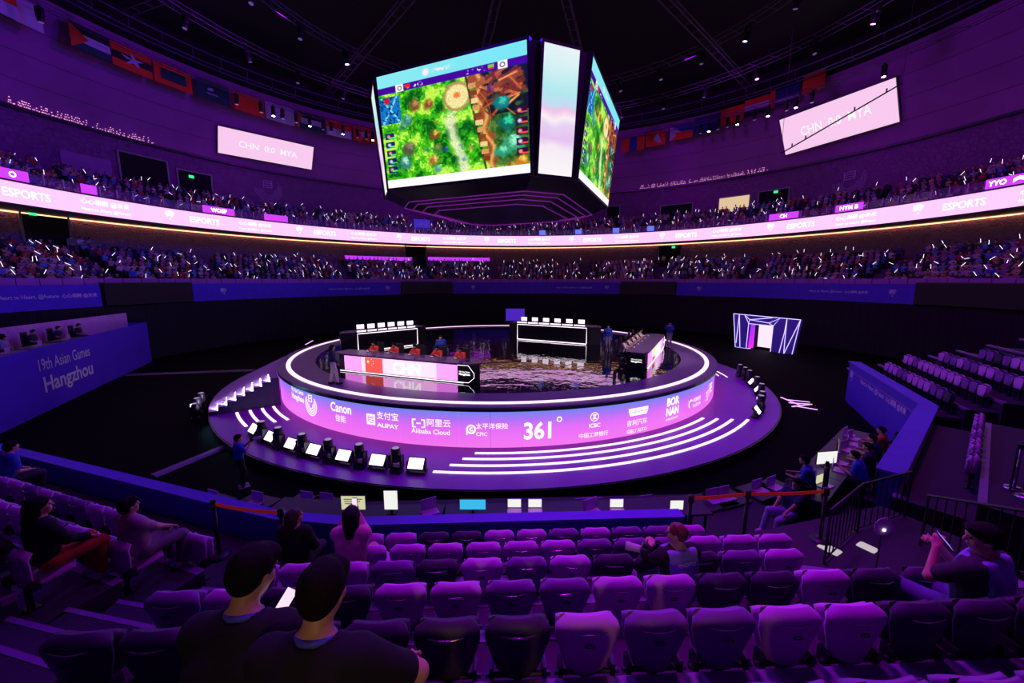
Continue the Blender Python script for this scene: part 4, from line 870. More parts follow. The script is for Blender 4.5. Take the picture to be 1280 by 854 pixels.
def row_u(px, j):
    """where the sight line of photo column px meets row j's back line"""
    z = tread_z(j)+.75; v = VB-RV*j; best = None
    for k in range(-1200, 1200):
        u = k*.01; p = C.P(u, v, z)-Vector((0, 0, ZC)); d = p.y*math.cos(PITCH)-p.z*math.sin(PITCH)
        if d > .1:
            x = 640+FPX*p.x/d
            if best is None or abs(x-px) < best[0]: best = (abs(x-px), u)
    return best[1]
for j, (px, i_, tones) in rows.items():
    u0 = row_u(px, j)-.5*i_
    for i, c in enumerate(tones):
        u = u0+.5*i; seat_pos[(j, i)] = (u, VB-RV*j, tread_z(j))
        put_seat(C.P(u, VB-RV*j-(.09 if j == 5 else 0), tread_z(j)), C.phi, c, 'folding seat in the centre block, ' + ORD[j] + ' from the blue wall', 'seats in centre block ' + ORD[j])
# blue front wall with its coping
def wall_run(nm, lb, pts, z1, th=.22, top=M_bluelt, low=M_bluecloth, txt=None):
    t = thing(nm, lb, 'wall', (pts[0][0], pts[0][1], 0)); o = Vector((pts[0][0], pts[0][1], 0)); Q = [Vector((x, y, 0))-o for x, y in pts]
    for a, b in zip(Q[:-1], Q[1:]):
        d = (b-a).normalized(); n = Vector((-d.y, d.x, 0))*th/2
        def sl(k, za, zb): return MB().add([p+q*k+Vector((0, 0, z)) for z in (za, zb) for p, q in ((a-d*.02, -n), (b+d*.02, -n), (b+d*.02, n), (a-d*.02, n))], [(0,3,2,1),(4,5,6,7),(0,1,5,4),(1,2,6,5),(2,3,7,6),(3,0,4,7)])
        sl(.8, 0, z1-.04).build('wall_face', low, t); sl(1.15, z1-.04, z1).build('coping', top, t)
    return t
wa = C.P(-2.45, 6.53, 0); wb = C.P(3.35, 6.53, 0)
wall_run('barrier_wall', 'low blue barrier wall with lighter coping before the front seat row', [(-13.5, 9.74), (-4.2, 6.60), (wa.x, wa.y), (wb.x, wb.y)], 2.13)
# ---- left block
L = Block((-4.4, 5.35), rad(-19)+PI); L = Block((-4.55, 5.42), rad(-19))
lb_ = struct(L.slab(-9, 0, -4.6, -4.4, 0, 3).build('floor_left_block', M_riser), 'raised steps of the left seating block')
for j in range(5):
    v0 = -RV*j-.12; v1 = -RV*(j-1)-.12 if j else .95; ur = .35-.30*j
    L.slab(-9.5, ur, v0, v1, 0, tread_z(j)).build('tread', M_tr, lb_)
    if j: L.slab(-9.5, ur, v1-.10, v1+.02, tread_z(j)-.07, tread_z(j)+.012).build('nosing', M_nose, lb_)
    tn = ['LMLLLLMMLMLLLLML', 'LLLMMLLLMLLDML', 'LMLLMLLDLM', 'MLLML', ''][j]
    for i, c in enumerate(tn):
        u = -.28-.22*j-.5*i
        put_seat(L.P(u, -RV*j, tread_z(j)), L.phi, c, 'folding seat in the left block, ' + ORD[j] + ' from the blue wall', 'seats in left block ' + ORD[j])
        seat_pos[('L', j, i)] = (L.P(u, -RV*j, tread_z(j)), L.phi)
# aisle steps between the left and the centre block
ai = struct(MB().box((-3.0, 4.0, .6), (.5, .5, 1.2)).build('floor_aisle', M_riser), 'aisle steps between left and centre seats')
for k in range(10):
    z = T0+RZ*k*.5; v = 5.3-RV*.5*k; p0 = C.P(-2.45-.14*k-.02, v, 0); p1 = L.P(.33-.15*k, -RV*.5*k, 0)
    mb = MB().add([(*q, zz) for zz in (0, z) for q in ((p1.x, p1.y-.2), (p0.x, p0.y-.2), (p0.x, p0.y+.2), (p1.x, p1.y+.2))], [(0,3,2,1),(4,5,6,7),(0,1,5,4),(1,2,6,5),(2,3,7,6),(3,0,4,7)]); mb.build('aisle_step', M_tr, ai)
    MB().add([(*q, zz) for zz in (z-.02, z+.008) for q in ((p1.x, p1.y+.14), (p0.x, p0.y+.14), (p0.x, p0.y+.2), (p1.x, p1.y+.2))], [(0,3,2,1),(4,5,6,7),(0,1,5,4),(1,2,6,5),(2,3,7,6),(3,0,4,7)]).build('nosing', M_nose, ai)
# ---- right blocks behind the angled wall
wall_run('barrier_wall', 'tall blue barrier wall with slogan beside the right seat block', [(8.35, 8.25), (14.1, 13.0), (17.74, 20.24)], 2.13, .42)
rw = [o for o in COL.objects if o.name.startswith('barrier_wall')][-1]
M_bp = M_let
d_ = Vector((3.64, 7.24, 0)).normalized(); mb = slogan(MB(), 5.4); o_ = wrap_plane(mb, (0, 0, 0), -d_, (0, 0, 1), 0.02)
q = Vector((14.1, 13.0, 0)).lerp(Vector((17.74, 20.24, 0)), .42)-Vector((8.35, 8.25, 0))+Vector((-d_.y, d_.x, 0))*.22; q.z = 1.55
o_.build('lettering', M_let, rw, q)
q2 = Vector((14.1, 13.0, 0)).lerp(Vector((17.74, 20.24, 0)), .9)-Vector((8.35, 8.25, 0))+Vector((-d_.y, d_.x, 0))*.22; q2.z = 1.5
wrap_plane(games_mark(MB(), 0, 0, .5), (0, 0, 0), -d_, (0, 0, 1), .02).build('emblem', M_let, rw, q2)
R2 = Block((15.55, 14.0), rad(63.3)); R1 = Block((9.1, 7.35), rad(39.6))
rb2 = struct(R2.slab(-1.6, 7.5, -9.5, -9.3, 0, 3).build('floor_right_block', M_riser), 'raised steps of the right seating block')
for j in range(9):
    v0 = -RV*j-.12; v1 = -RV*(j-1)-.12 if j else 1.0
    R2.slab(-1.3-.1*j, 6.2-.35*j, v0, v1, 0 if j < 2 else tread_z(j)-.9, tread_z(j)).build('tread', M_tr, rb2)
    R2.slab(-1.3-.1*j, 7.0-.35*j, v1-.10, v1+.02, tread_z(j)-.05, tread_z(j)+.012).build('nosing', M_nose, rb2)
    tn = ['DMMLLLLMMLLL', 'LMMLLLLLLLMLL', 'LMMLLMMLMML', 'LMMLLMDMM', 'LLLMDM', 'MLDML', 'LMLL', 'LMM', ''][j]
    for i, c in enumerate(tn):
        put_seat(R2.P(-.75-.05*j+.5*i, -RV*j, tread_z(j)), R2.phi, c, 'folding seat in the right block, ' + ORD[min(j, 7)] + ' behind the slogan wall', 'seats in right block ' + ORD[min(j, 7)])
rb1 = struct(R1.slab(-.2, 6.2, -5.4, -5.2, 0, 3).build('floor_corner_block', M_riser), 'raised steps of the right corner seating block')
for j in range(5):
    v0 = -RV*j*1.35-.12; v1 = -RV*1.35*(j-1)-.12 if j else 1.05
    R1.slab(-.35, 6.6, v0, v1, 0, tread_z(j)).build('tread', M_tr, rb1); R1.slab(-.35, 6.6, v1-.10, v1+.02, tread_z(j)-.05, tread_z(j)+.012).build('nosing', M_nose, rb1)
    for i in range([10, 0, 9, 0, 0][j]):
        put_seat(R1.P(1.45+.48*i, -RV*1.35*j, tread_z(j)), R1.phi, 'LMLLMLMLLL'[i], 'folding seat in the corner block, ' + ORD[j] + ' above the angled wall', 'seats in corner block ' + ORD[j])
# ---- belt posts, railings, kit by the right hand stairs
M_belt = mat('red_belt', (.9, .05, .02), .55, emit=(.9, .04, .01), es=.10, var=0); M_chrome = mat('brushed_steel', (.55, .5, .6), .25, .9)
def belt_post(p, lb, steel=False):
    t = thing('belt_post', lb, 'barrier post', p); m_ = M_chrome if steel else M_lampb
    MB().lathe([(.17, 0), (.17, .02), (.12, .05), (.03, .06)], 20).build('base', m_, t, smooth=True); MB().lathe([(.03, .05), (.03, .90)], 12).build('post', m_, t, smooth=True); MB().lathe([(.045, .88), (.05, .90), (.05, 1.0), (.035, 1.02)], 12).build('head', M_lampb, t, smooth=True); return t
def belt(a, b, lb, sag=.03):
    a, b = Vector(a), Vector(b); d = (b-a); n = 8; mb = MB(); pts = [a+d*i/n-Vector((0, 0, sag*4*(i/n)*(1-i/n))) for i in range(n+1)]; pr_ = Vector((-d.y, d.x, 0)).normalized()*.003
    mb.add([p+o for p in pts for o in (pr_+Vector((0, 0, .03)), -pr_+Vector((0, 0, .03)), -pr_-Vector((0, 0, .03)), pr_-Vector((0, 0, .03)))], [tuple(4*i+k for k in (0, 1, 2, 3)) for i in (0, n)]+[(4*i+k, 4*i+(k+1) % 4, 4*i+4+(k+1) % 4, 4*i+4+k) for i in range(n) for k in range(4)])
    return tag(mb.build('barrier_belt', M_belt), lb, 'belt')
bp0 = pix(268, 681, depth=6.9); bz = T0
posts = []
for px, py, dd, lb in [(268, 643, 6.6, 'black belt post at the end of the left front row'), (863, 632, 6.75, 'black belt post behind the front row seats'), (934, 626, 6.9, 'black belt post between two red belts'), (1031, 630, 7.0, 'black belt post beside the dark stair railing')]:
    p = pix(px, py, depth=dd); base = T0 if px < 1000 else T0; p.z = base+.98
    # stands on the front walkway
    posts.append(p); belt_post((p.x, p.y, base), lb)
p0 = pix(352, 652, depth=6.35); p0.z = T0+.96; belt((posts[0].x, posts[0].y, T0+.95), (p0.x, p0.y, T0+.95), 'red belt stretched towards the long haired woman'); belt_post((p0.x, p0.y, T0), 'black belt post behind the long haired woman')
belt((posts[1].x, posts[1].y, T0+.95), (posts[2].x, posts[2].y, T0+.95), 'red belt from the seat row to the next post', .01); belt((posts[2].x, posts[2].y, T0+.95), (posts[3].x, posts[3].y, T0+.95), 'red belt stretched to the stair railing', .02)
# walkway by the stairs
struct(MB().prism([(3.75, 5.75), (6.6, 5.2), (8.2, 6.4), (7.6, 7.6), (3.6, 6.5)], 0, T0).build('floor_landing', M_tr), 'landing at the foot of the right hand stairs')
struct(MB().prism([(3.9, 4.5), (6.6, 4.2), (6.6, 5.25), (3.75, 5.75)], 0, T0+.2).build('floor_landing_step', M_nose), 'pale step beside the third seat row')
def railing(pts, h, lb, step=.16):
    o = Vector(pts[0]); t = thing('stair_railing', lb, 'railing', o); Q = [Vector(p)-o for p in pts]
    MB().tube([q+Vector((0, 0, h)) for q in Q], .024, 7).build('top_rail', M_lampb, t, smooth=True); MB().tube([q+Vector((0, 0, .08)) for q in Q], .014, 5).build('bottom_rail', M_lampb, t)
    for a, b in zip(Q[:-1], Q[1:]):
        n = max(1, int((b-a).length/step))
        for i in range(n+1): q = a.lerp(b, i/n); MB().tube([q+Vector((0, 0, .0 if i in (0, n) else .08)), q+Vector((0, 0, h))], .02 if i in (0, n) else .011, 5).build('baluster', M_lampb, t)
railing([pix(1030, 705, z=T0), pix(1040, 690, z=T0)+Vector((.9, .55, 0)), (7.7, 7.2, T0)], .95, 'dark railing between the belt post and the angled wall')
railing([(7.15, 6.35, T0), (6.9, 4.9, T0+.6), (6.6, 3.6, T0+1.15)], .95, 'dark sloping railing beside the man with the phone')
railing([R1.P(.9, -.5, T0+RZ), R1.P(.6, -2.4, T0+RZ*2.2), R1.P(.5, -4.2, T0+RZ*3.8)], 1.0, 'dark railing across the corner block aisle')
q = pix(1104, 658, depth=6.2); t = thing('rail_sign', 'pale rounded sign on a thin post by the dark railing', 'sign', q); MB().tube([(0, .012, T0-q.z), (0, .012, 0)], .012, 6).build('post', M_lampb, t); MB().lathe([(.13, 0), (.15, .006), (.15, .014), (.13, .02)], 16, M=Matrix.Rotation(rad(90), 3, 'X')).build('plate', mat('sign_pale', (.8, .55, .85), .5, var=0), t); MB().lathe([(.02, 0), (.02, .01)], 10, (0, -.022, -.05), M=Matrix.Rotation(rad(90), 3, 'X')).build('lamp', M_white, t)
for dx, dy, lb in [(.75, -.35, 'steel belt post beside the corner seats'), (1.1, -.2, 'second steel belt post beside the corner seats'), (1.25, -2.6, 'steel belt post on the upper corner step')]:
    zz = tread_z(1 if dy > -1 else 2); belt_post(R1.P(dx, dy-.35, zz), lb, True)
a_, b_ = R1.P(1.1, -.55, tread_z(1)+.95), R1.P(1.25, -2.95, tread_z(2)+.95); belt(a_, b_, 'red belt across the corner block steps')
for px, py, lb, w_, h_, dd in [(1037, 686, 'folded paper sheet on the landing by the belt post', .22, .30, 6.4), (1084, 684, 'white sheet lying on the landing behind the railing', .2, .26, 6.4)]:
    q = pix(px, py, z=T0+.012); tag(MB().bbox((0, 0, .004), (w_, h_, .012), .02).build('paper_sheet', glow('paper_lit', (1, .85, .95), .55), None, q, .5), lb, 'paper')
# ---- blue booth at the left
bl_, br_ = Vector((-21.4, 15.85, 0)), Vector((-28.3, 30.55, 0)); M_booth = mat('booth_cloth', (.10, .02, .70), .75, var=.06, scale=.6)
t = thing('booth', 'long blue fronted booth reading 19th Asian Games Hangzhou', 'booth', bl_); d = br_-bl_; dn = d.normalized(); n = Vector((-dn.y, dn.x, 0)); LB = d.length
def bs(u0, u1, v0, v1, z0, z1): return MB().add([dn*u+n*v+Vector((0, 0, z)) for z in (z0, z1) for u, v in ((u0, v0), (u1, v0), (u1, v1), (u0, v1))], [(0,3,2,1),(4,5,6,7),(0,1,5,4),(1,2,6,5),(2,3,7,6),(3,0,4,7)])
fp = bs(-3.5, LB, -.12, 0, 0, 3.08).build('front_panel', M_booth, t); bs(LB-.12, LB, 0, 1.0, 0, 3.08).build('end_panel', M_booth, t); MB().add([dn*u+n*v+Vector((0, 0, z)) for z in (2.3, 3.85) for u, v in ((-3.5, 4.1), (LB-.12, .95), (LB-.12, 1.05), (-3.5, 4.2))], [(0,3,2,1),(4,5,6,7),(0,1,5,4),(1,2,6,5),(2,3,7,6),(3,0,4,7)]).build('back_panel', mat('booth_pink', (.75, .35, .75), .6), t); MB().add([dn*u+n*v+Vector((0, 0, z)) for z in (2.15, 2.3) for u, v in ((-3.5, 0), (LB-.12, 0), (LB-.12, .95), (-3.5, 4.1))], [(0,3,2,1),(4,5,6,7),(0,1,5,4),(1,2,6,5),(2,3,7,6),(3,0,4,7)]).build('deck', M_tr, t)
mb = text2d(text2d(MB(), '19th Asian Games', -.1, .55, w_=4.6, h=.58, bold=.005), 'Hangzhou', 0, -.55, w_=4.5, h=1.0, bold=.022); a_ = pix(84, 467, Y=21.5)
k = ((a_-bl_).dot(dn)); wrap_plane(mb, dn*5.3-n*.15+Vector((0, 0, 1.72)), dn*1, (0, 0, 1), 0).build('lettering', M_let, fp)
# ================================================================ people
def smin(a, b, k):
    h = np.maximum(k-np.abs(a-b), 0)/k; return np.minimum(a, b)-h*h*k*.25
class SDF:
    def __init__(s): s.p = []
    def cone(s, a, b, ra, rb, k=.03): s.p.append(('c', np.array(a, float), np.array(b, float), ra, rb, k)); return s
    def ell(s, c, r, R=None, k=.02): s.p.append(('e', np.array(c, float), np.array(r, float), np.eye(3) if R is None else np.array(R, float), 0, k)); return s
    def grow(s, g):
        o = SDF(); o.p = [(q[0], q[1], q[2], q[3]+g, q[4]+g, q[5]) if q[0] == 'c' else (q[0], q[1], q[2]+g, q[3], q[4], q[5]) for q in s.p]; return o
    def bounds(s):
        lo, hi = np.full(3, 9e9), np.full(3, -9e9)
        for q in s.p:
            if q[0] == 'c': P_ = np.array([q[1]-q[3], q[1]+q[3], q[2]-q[4], q[2]+q[4]])
            else: m = q[2].max(); P_ = np.array([q[1]-m, q[1]+m])
            lo = np.minimum(lo, P_.min(0)); hi = np.maximum(hi, P_.max(0))
        return lo, hi
    def mesh(s, name, h, cut=None, disp=None):
        lo, hi = s.bounds(); lo = lo-2.5*h; hi = hi+2.5*h; n = np.ceil((hi-lo)/h).astype(int)+1
        ax = [lo[i]+h*np.arange(n[i]) for i in range(3)]; F = np.full(n, .08, np.float32)
        for q in s.p:
            k = q[5]
            if q[0] == 'c': m0 = np.minimum(q[1]-q[3], q[2]-q[4]); m1 = np.maximum(q[1]+q[3], q[2]+q[4])
            else: m = q[2].max(); m0, m1 = q[1]-m, q[1]+m
            i0 = np.maximum(((m0-lo-k-2*h)/h).astype(int), 0); i1 = np.minimum(((m1-lo+k+2*h)/h).astype(int)+2, n)
            sl = tuple(slice(i0[j], i1[j]) for j in range(3)); X = ax[0][sl[0]][:, None, None]; Y = ax[1][sl[1]][None, :, None]; Z = ax[2][sl[2]][None, None, :]
            if q[0] == 'c':
                a, b = q[1], q[2]; d = b-a; L2 = max(d @ d, 1e-9); t = np.clip(((X-a[0])*d[0]+(Y-a[1])*d[1]+(Z-a[2])*d[2])/L2, 0, 1)
                D = np.sqrt((X-a[0]-t*d[0])**2+(Y-a[1]-t*d[1])**2+(Z-a[2]-t*d[2])**2)-(q[3]+(q[4]-q[3])*t)
            else:
                c, r, R = q[1], q[2], q[3]; x, y, z = X-c[0], Y-c[1], Z-c[2]
                u = [(x*R[0, i]+y*R[1, i]+z*R[2, i]) for i in range(3)]; k0 = np.sqrt(sum((u[i]/r[i])**2 for i in range(3)))+1e-9; k1 = np.sqrt(sum((u[i]/r[i]**2)**2 for i in range(3)))+1e-9; D = k0*(k0-1)/k1
            F[sl] = smin(F[sl], D.astype(np.float32), k)
        G = np.meshgrid(*ax, indexing='ij') if (cut is not None or disp is not None) else None
        if disp is not None: F = F+disp(*G).astype(np.float32)
        if cut is not None: F = np.maximum(F, cut(*G).astype(np.float32))
        return nets(name, F, lo, h)
def nets(name, F, lo, h):
    S = F < 0; nx, ny, nz = F.shape
    c = [S[i:nx-1+i, j:ny-1+j, k:nz-1+k] for i in (0, 1) for j in (0, 1) for k in (0, 1)]; sm = sum(x.astype(np.int8) for x in c); act = (sm > 0) & (sm < 8)
    idx = np.full(act.shape, -1, np.int64); cells = np.argwhere(act); idx[act] = np.arange(len(cells))
    acc = np.zeros((len(cells), 3)); cnt = np.zeros(len(cells)); I = cells
    V = {o: F[I[:, 0]+o[0], I[:, 1]+o[1], I[:, 2]+o[2]] for o in [(i, j, k) for i in (0, 1) for j in (0, 1) for k in (0, 1)]}
    for a in V:
        for ax in range(3):
            if a[ax] == 0:
                b = list(a); b[ax] = 1; b = tuple(b); fa, fb = V[a], V[b]; m = (fa < 0) != (fb < 0); t = np.where(m, fa/np.where(m, fa-fb, 1), 0)
                P_ = np.array(a, float)[None].repeat(len(cells), 0); P_[:, ax] += t; acc[m] += P_[m]; cnt[m] += 1
    co = (I+acc/np.maximum(cnt, 1)[:, None])*h+lo; quads = []
    for ax in range(3):
        a = [slice(None)]*3; b = [slice(None)]*3; a[ax] = slice(0, -1); b[ax] = slice(1, None); d = S[tuple(a)] != S[tuple(b)]; E = np.argwhere(d); o1, o2 = [(1, 2), (2, 0), (0, 1)][ax]
        ok = (E[:, o1] > 0) & (E[:, o2] > 0) & (E[:, o1] < F.shape[o1]-1) & (E[:, o2] < F.shape[o2]-1); E = E[ok]
        e1 = np.zeros(3, int); e1[o1] = 1; e2 = np.zeros(3, int); e2[o2] = 1
        g = lambda Q: idx[Q[:, 0], Q[:, 1], Q[:, 2]]
        q = np.stack([g(E-e1-e2), g(E-e2), g(E), g(E-e1)], -1); ins = S[E[:, 0], E[:, 1], E[:, 2]]; q[~ins] = q[~ins][:, ::-1]; quads.append(q)
    fc = np.concatenate(quads); fc = fc[(fc >= 0).all(1)]
    me = bpy.data.meshes.new(name); me.vertices.add(len(co)); me.vertices.foreach_set('co', co.ravel()); me.loops.add(len(fc)*4); me.loops.foreach_set('vertex_index', fc.ravel().astype('i')); me.polygons.add(len(fc)); me.polygons.foreach_set('loop_start', np.arange(len(fc), dtype='i')*4); me.polygons.foreach_set('use_smooth', np.ones(len(fc), bool)); me.update(calc_edges=True); me.validate()
    return me
V3 = lambda *a: np.array(a, float)
def ik(a, c, l1, l2, pole):
    a, c, pole = map(lambda q: np.array(q, float), (a, c, pole)); d = c-a; D = np.linalg.norm(d); D2 = min(D, (l1+l2)*.998); n = d/max(D, 1e-6); c = a+n*D2
    x = (l1*l1-l2*l2+D2*D2)/(2*D2); y = math.sqrt(max(l1*l1-x*x, 0)); p = pole-n*(pole @ n); p /= max(np.linalg.norm(p), 1e-6); return a+n*x+p*y, c
def Rzyx(yaw, pitch, roll=0.):
    return np.array(Matrix.Rotation(yaw, 3, 'Z') @ Matrix.Rotation(pitch, 3, 'X') @ Matrix.Rotation(roll, 3, 'Y'))
SKIN = mat('skin', (.62, .33, .24), .5, var=.06, scale=12); HAIRM = mat('hair_black', (.010, .007, .010), .8, var=.3, scale=40, spec=.15); HAIRR = mat('hair_reddish', (.16, .045, .04), .5, var=.3, scale=40); M_eye = mat('eye', (.03, .02, .02), .2, var=0); M_lip = mat('lips', (.45, .14, .13), .45, var=0)
CL = {k: mat('cloth_'+k, v, .85, var=.12, scale=14, bump=.25) for k, v in dict(black=(.007, .006, .011), navy=(.02, .03, .10), red=(.72, .03, .03), cream=(.75, .62, .48), white=(.72, .70, .74), blue=(.03, .07, .55), royal=(.02, .05, .42), lilac=(.34, .30, .62), grey=(.22, .20, .24), jeans=(.10, .12, .26), mauve=(.46, .26, .40), rust=(.55, .09, .03), pink=(.75, .33, .45), vest=(.26, .26, .62), shoe=(.60, .52, .62), dark=(.04, .035, .05)).items()}
BODY = []
def person(lb, loc, rz, J, shirt='black', trous='dark', shoe='dark', vox=.012, hair='short', sleeve='short', scale=1., grp=None, hands=True, collar=None, hairm=None, bare_legs=False):
    """J: joints in metres, facing +Y, ground at z=0"""
    q = {k: np.array(v, float) for k, v in J.items() if k not in ('hyaw', 'hpitch', 'hroll', 'curl', 'palmL', 'palmR')}
    t = (q['neck']-q['pel']); t = t/np.linalg.norm(t); lat = q['shR']-q['shL']; lat = lat/np.linalg.norm(lat); fwd = np.cross(t, lat)
    HR = Rzyx(J.get('hyaw', 0), J.get('hpitch', 0), J.get('hroll', 0)); hc = q['head']
    hp = lambda x, y, z: hc+HR @ V3(x, y, z)
    B = SDF()
    # head
    B.ell(hp(0, -.012, .025), (.076, .094, .088), HR).ell(hp(0, .018, -.04), (.062, .072, .075), HR, .03).ell(hp(0, .05, -.082), (.034, .034, .026), HR, .03)
    B.cone(hp(0, .088, .012), hp(0, .108, -.022), .010, .014, .012).ell(hp(0, .083, -.056), (.026, .014, .011), HR, .012).ell(hp(0, .072, .03), (.055, .022, .012), HR, .015)
    for s in (-1, 1): B.ell(hp(s*.077, -.008, -.012), (.010, .022, .032), HR, .008).ell(hp(s*.042, .062, -.028), (.022, .02, .02), HR, .02)
    B.cone(q['neck']-t*.02, hp(0, -.022, -.06), .058, .052, .03)
    body = SDF(); spine = q['pel']; chest = spine+(q['neck']-spine)*.64
    for s in (-1, 1):
        body.cone(spine+lat*s*.065, chest+lat*s*.075, .098, .108, .06); body.cone(chest+lat*s*.07, q['neck']-t*.05+lat*s*.045, .10, .062, .06)
    body.cone(q['shL']+lat*.02, q['shR']-lat*.02, .066, .066, .05)
    arms, legs, feet, sleeves = SDF(), SDF(), SDF(), SDF()
    for S in 'LR':
        sh, el, wr = q['sh'+S], q['el'+S], q['wr'+S]; arms.cone(sh, el, .052, .040, .03).cone(el, wr, .041, .027, .02)
        e2 = el if sleeve == 'long' else sh+(el-sh)*.72; sleeves.cone(sh, e2, .062, .056 if sleeve == 'short' else .05, .04)
        if sleeve == 'long': sleeves.cone(el, el+(wr-el)*.92, .05, .036, .02)
        hip, kn, an = q['hip'+S], q['kn'+S], q['an'+S]; legs.cone(hip, kn, .086, .058, .04).cone(kn, an, .056, .036, .02)
        ff = q.get('foot'+S); ff = V3(0, 1, 0) if ff is None else ff; toe = an+ff*.15+V3(0, 0, -.045); heel = an-ff*.05+V3(0, 0, -.04)
        feet.cone(heel, toe, .038, .034, .02).cone(an, heel, .036, .038, .03)
    for X in (body, arms, legs, feet): B.p += X.p
    HN = SDF()
    if hands:
        for S, s in (('L', -1), ('R', 1)):
            wr, el = q['wr'+S], q['el'+S]; d = J.get('hand'+S); d = (wr-el) if d is None else np.array(d, float); d = d/np.linalg.norm(d)
            pn = np.array(J.get('palm'+S, V3(0, 0, -1)), float); pn = pn-d*(pn @ d); pn /= max(np.linalg.norm(pn), 1e-6); side = np.cross(d, pn)*(-s)   # towards thumb
            if side @ side < .1: side = lat*(-s)
            cu = J.get('curl', .6)
            for i, (o, ln) in enumerate(((.030, .072), (.010, .082), (-.010, .076), (-.028, .06))):
                k0 = wr+side*o*.6+d*.01; k1 = wr+d*.085+side*o; HN.cone(k0, k1, .014, .0105, .012); d1 = d*math.cos(cu)+pn*math.sin(cu); d2 = d*math.cos(cu*1.9)+pn*math.sin(cu*1.9); m_ = k1+d1*ln*.5; HN.cone(k1, m_, .0095, .0088, .004).cone(m_, m_+d2*ln*.5, .0088, .0072, .004)
            a0 = wr+d*.025+side*.024; a1 = a0+(d*.6+side*.75+pn*.25)*.045; HN.cone(a0, a1, .0125, .0105, .008).cone(a1, a1+(d*.85+side*.25+pn*.35)*.04, .010, .008, .004)
    else:
        for S in 'LR': d = q['wr'+S]-q['el'+S]; d = d/np.linalg.norm(d); HN.cone(q['wr'+S], q['wr'+S]+d*.11, .03, .024, .02)
    B.p += HN.p
    wob = lambda f, A: (lambda X, Y, Z: A*(np.sin(X*f*1.1+Z*f*.7)+np.sin(Y*f*.9-Z*f*1.3+1.)+np.sin(X*f*.5+Y*f+2.))/3)
    root = link('person', B.mesh('person', vox), SKIN, None, loc, rz); root.scale = (scale,)*3; tag(root, lb, 'person', grp)
    # shirt
    T = SDF(); T.p = body.grow(.016).p+sleeves.grow(.012).p; pel, nk = q['pel'], q['neck']
    def cutT(X, Y, Z): return np.maximum(-((X-pel[0])*t[0]+(Y-pel[1])*t[1]+(Z-pel[2])*t[2])-.10, np.minimum(((X-nk[0])*t[0]+(Y-nk[1])*t[1]+(Z-nk[2])*t[2])-.0, .078-np.sqrt(((X-nk[0])*lat[0]+(Y-nk[1])*lat[1]+(Z-nk[2])*lat[2])**2+((X-nk[0])*fwd[0]+(Y-nk[1])*fwd[1]+(Z-nk[2])*fwd[2])**2)))
    me = T.mesh('shirt', max(vox, .010), cutT, wob(26, .006)); link('shirt', me, CL[shirt], root)
    # trousers
    T = SDF(); T.p = [(p[0], p[1], p[2], p[3]+.016, p[4]+.02, p[5]) for p in legs.p]
    T.cone(q['hipL'], q['hipR'], .112, .112, .05)
    if bare_legs: T.p = [p for i, p in enumerate(T.p) if i not in (1, 3)]
    BODY.append((body, lat, nk, t)); link('trousers', T.mesh('trousers', max(vox, .012), None, wob(22, .005)), CL[trous], root)
    link('shoe', feet.grow(.010).mesh('shoe', max(vox, .012)), CL[shoe], root) if 0 else None
    for S in 'LR':
        F1 = SDF(); an = q['an'+S]; F1.p = [p for p in feet.grow(.010).p if min(np.linalg.norm(p[1]-an), np.linalg.norm(p[2]-an)) < .12]; F1.p = feet.grow(.010).p[:2] if S == 'L' else feet.grow(.010).p[2:]
        link('shoe', F1.mesh('shoe', max(vox, .012)), CL[shoe], root)
    # hair
    if hair:
        Hh = SDF().ell(hp(0, -.018, .03), (.088, .104, .096), HR, .02).ell(hp(0, -.05, -.01), (.078, .07, .085), HR, .03); nrm = HR @ V3(0, -.66, .75)
        off = -.028
        if hair == 'short': Hh.ell(hp(0, .05, .075), (.07, .045, .04), HR, .03)
        if hair == 'long': Hh.cone(hp(0, -.06, .0), hp(0, -.10, -.30), .082, .075, .05).cone(hp(.05, -.04, -.02), hp(.06, -.05, -.26), .045, .045, .04).cone(hp(-.05, -.04, -.02), hp(-.06, -.05, -.26), .045, .045, .04)
        if hair == 'bun': Hh.ell(hp(0, -.10, .07), (.045, .045, .045), HR, .02)
        hy = HR @ V3(0, 1, 0)
        def cutH(X, Y, Z):
            off = np.where((X-hc[0])*hy[0]+(Y-hc[1])*hy[1]+(Z-hc[2])*hy[2] < -.005, -.062, -.022); a = (X-hc[0])*nrm[0]+(Y-hc[1])*nrm[1]+(Z-hc[2])*nrm[2]; return -(a-off)
        if hair == 'crop': Hh = SDF().ell(hp(0, -.014, .028), (.079, .098, .091), HR, .02).ell(hp(0, -.045, -.005), (.07, .062, .07), HR, .03)
        link('hair', Hh.mesh('hair', max(vox*.8, .008), cutH, wob(70, .004)), hairm or HAIRM, root)
    if vox <= .012:
        for s in (-1, 1): MB().sphere(hp(s*.032, .079, .004), .010, 8, 6).build('eye', M_eye, root, smooth=True)
        MB().sphere(hp(0, .093, -.057), .02, 8, 6, (1, .35, .3)).build('mouth', M_lip, root, smooth=True)
    if collar:
        mb = MB().tube([nk+t*.012+(lat*math.cos(a)*.072+fwd*math.sin(a)*.066) for a in np.linspace(0, 2*PI, 17)[:-1]], .013, 6, closed=True); mb.build('lanyard', collar, root, smooth=True)
    return root
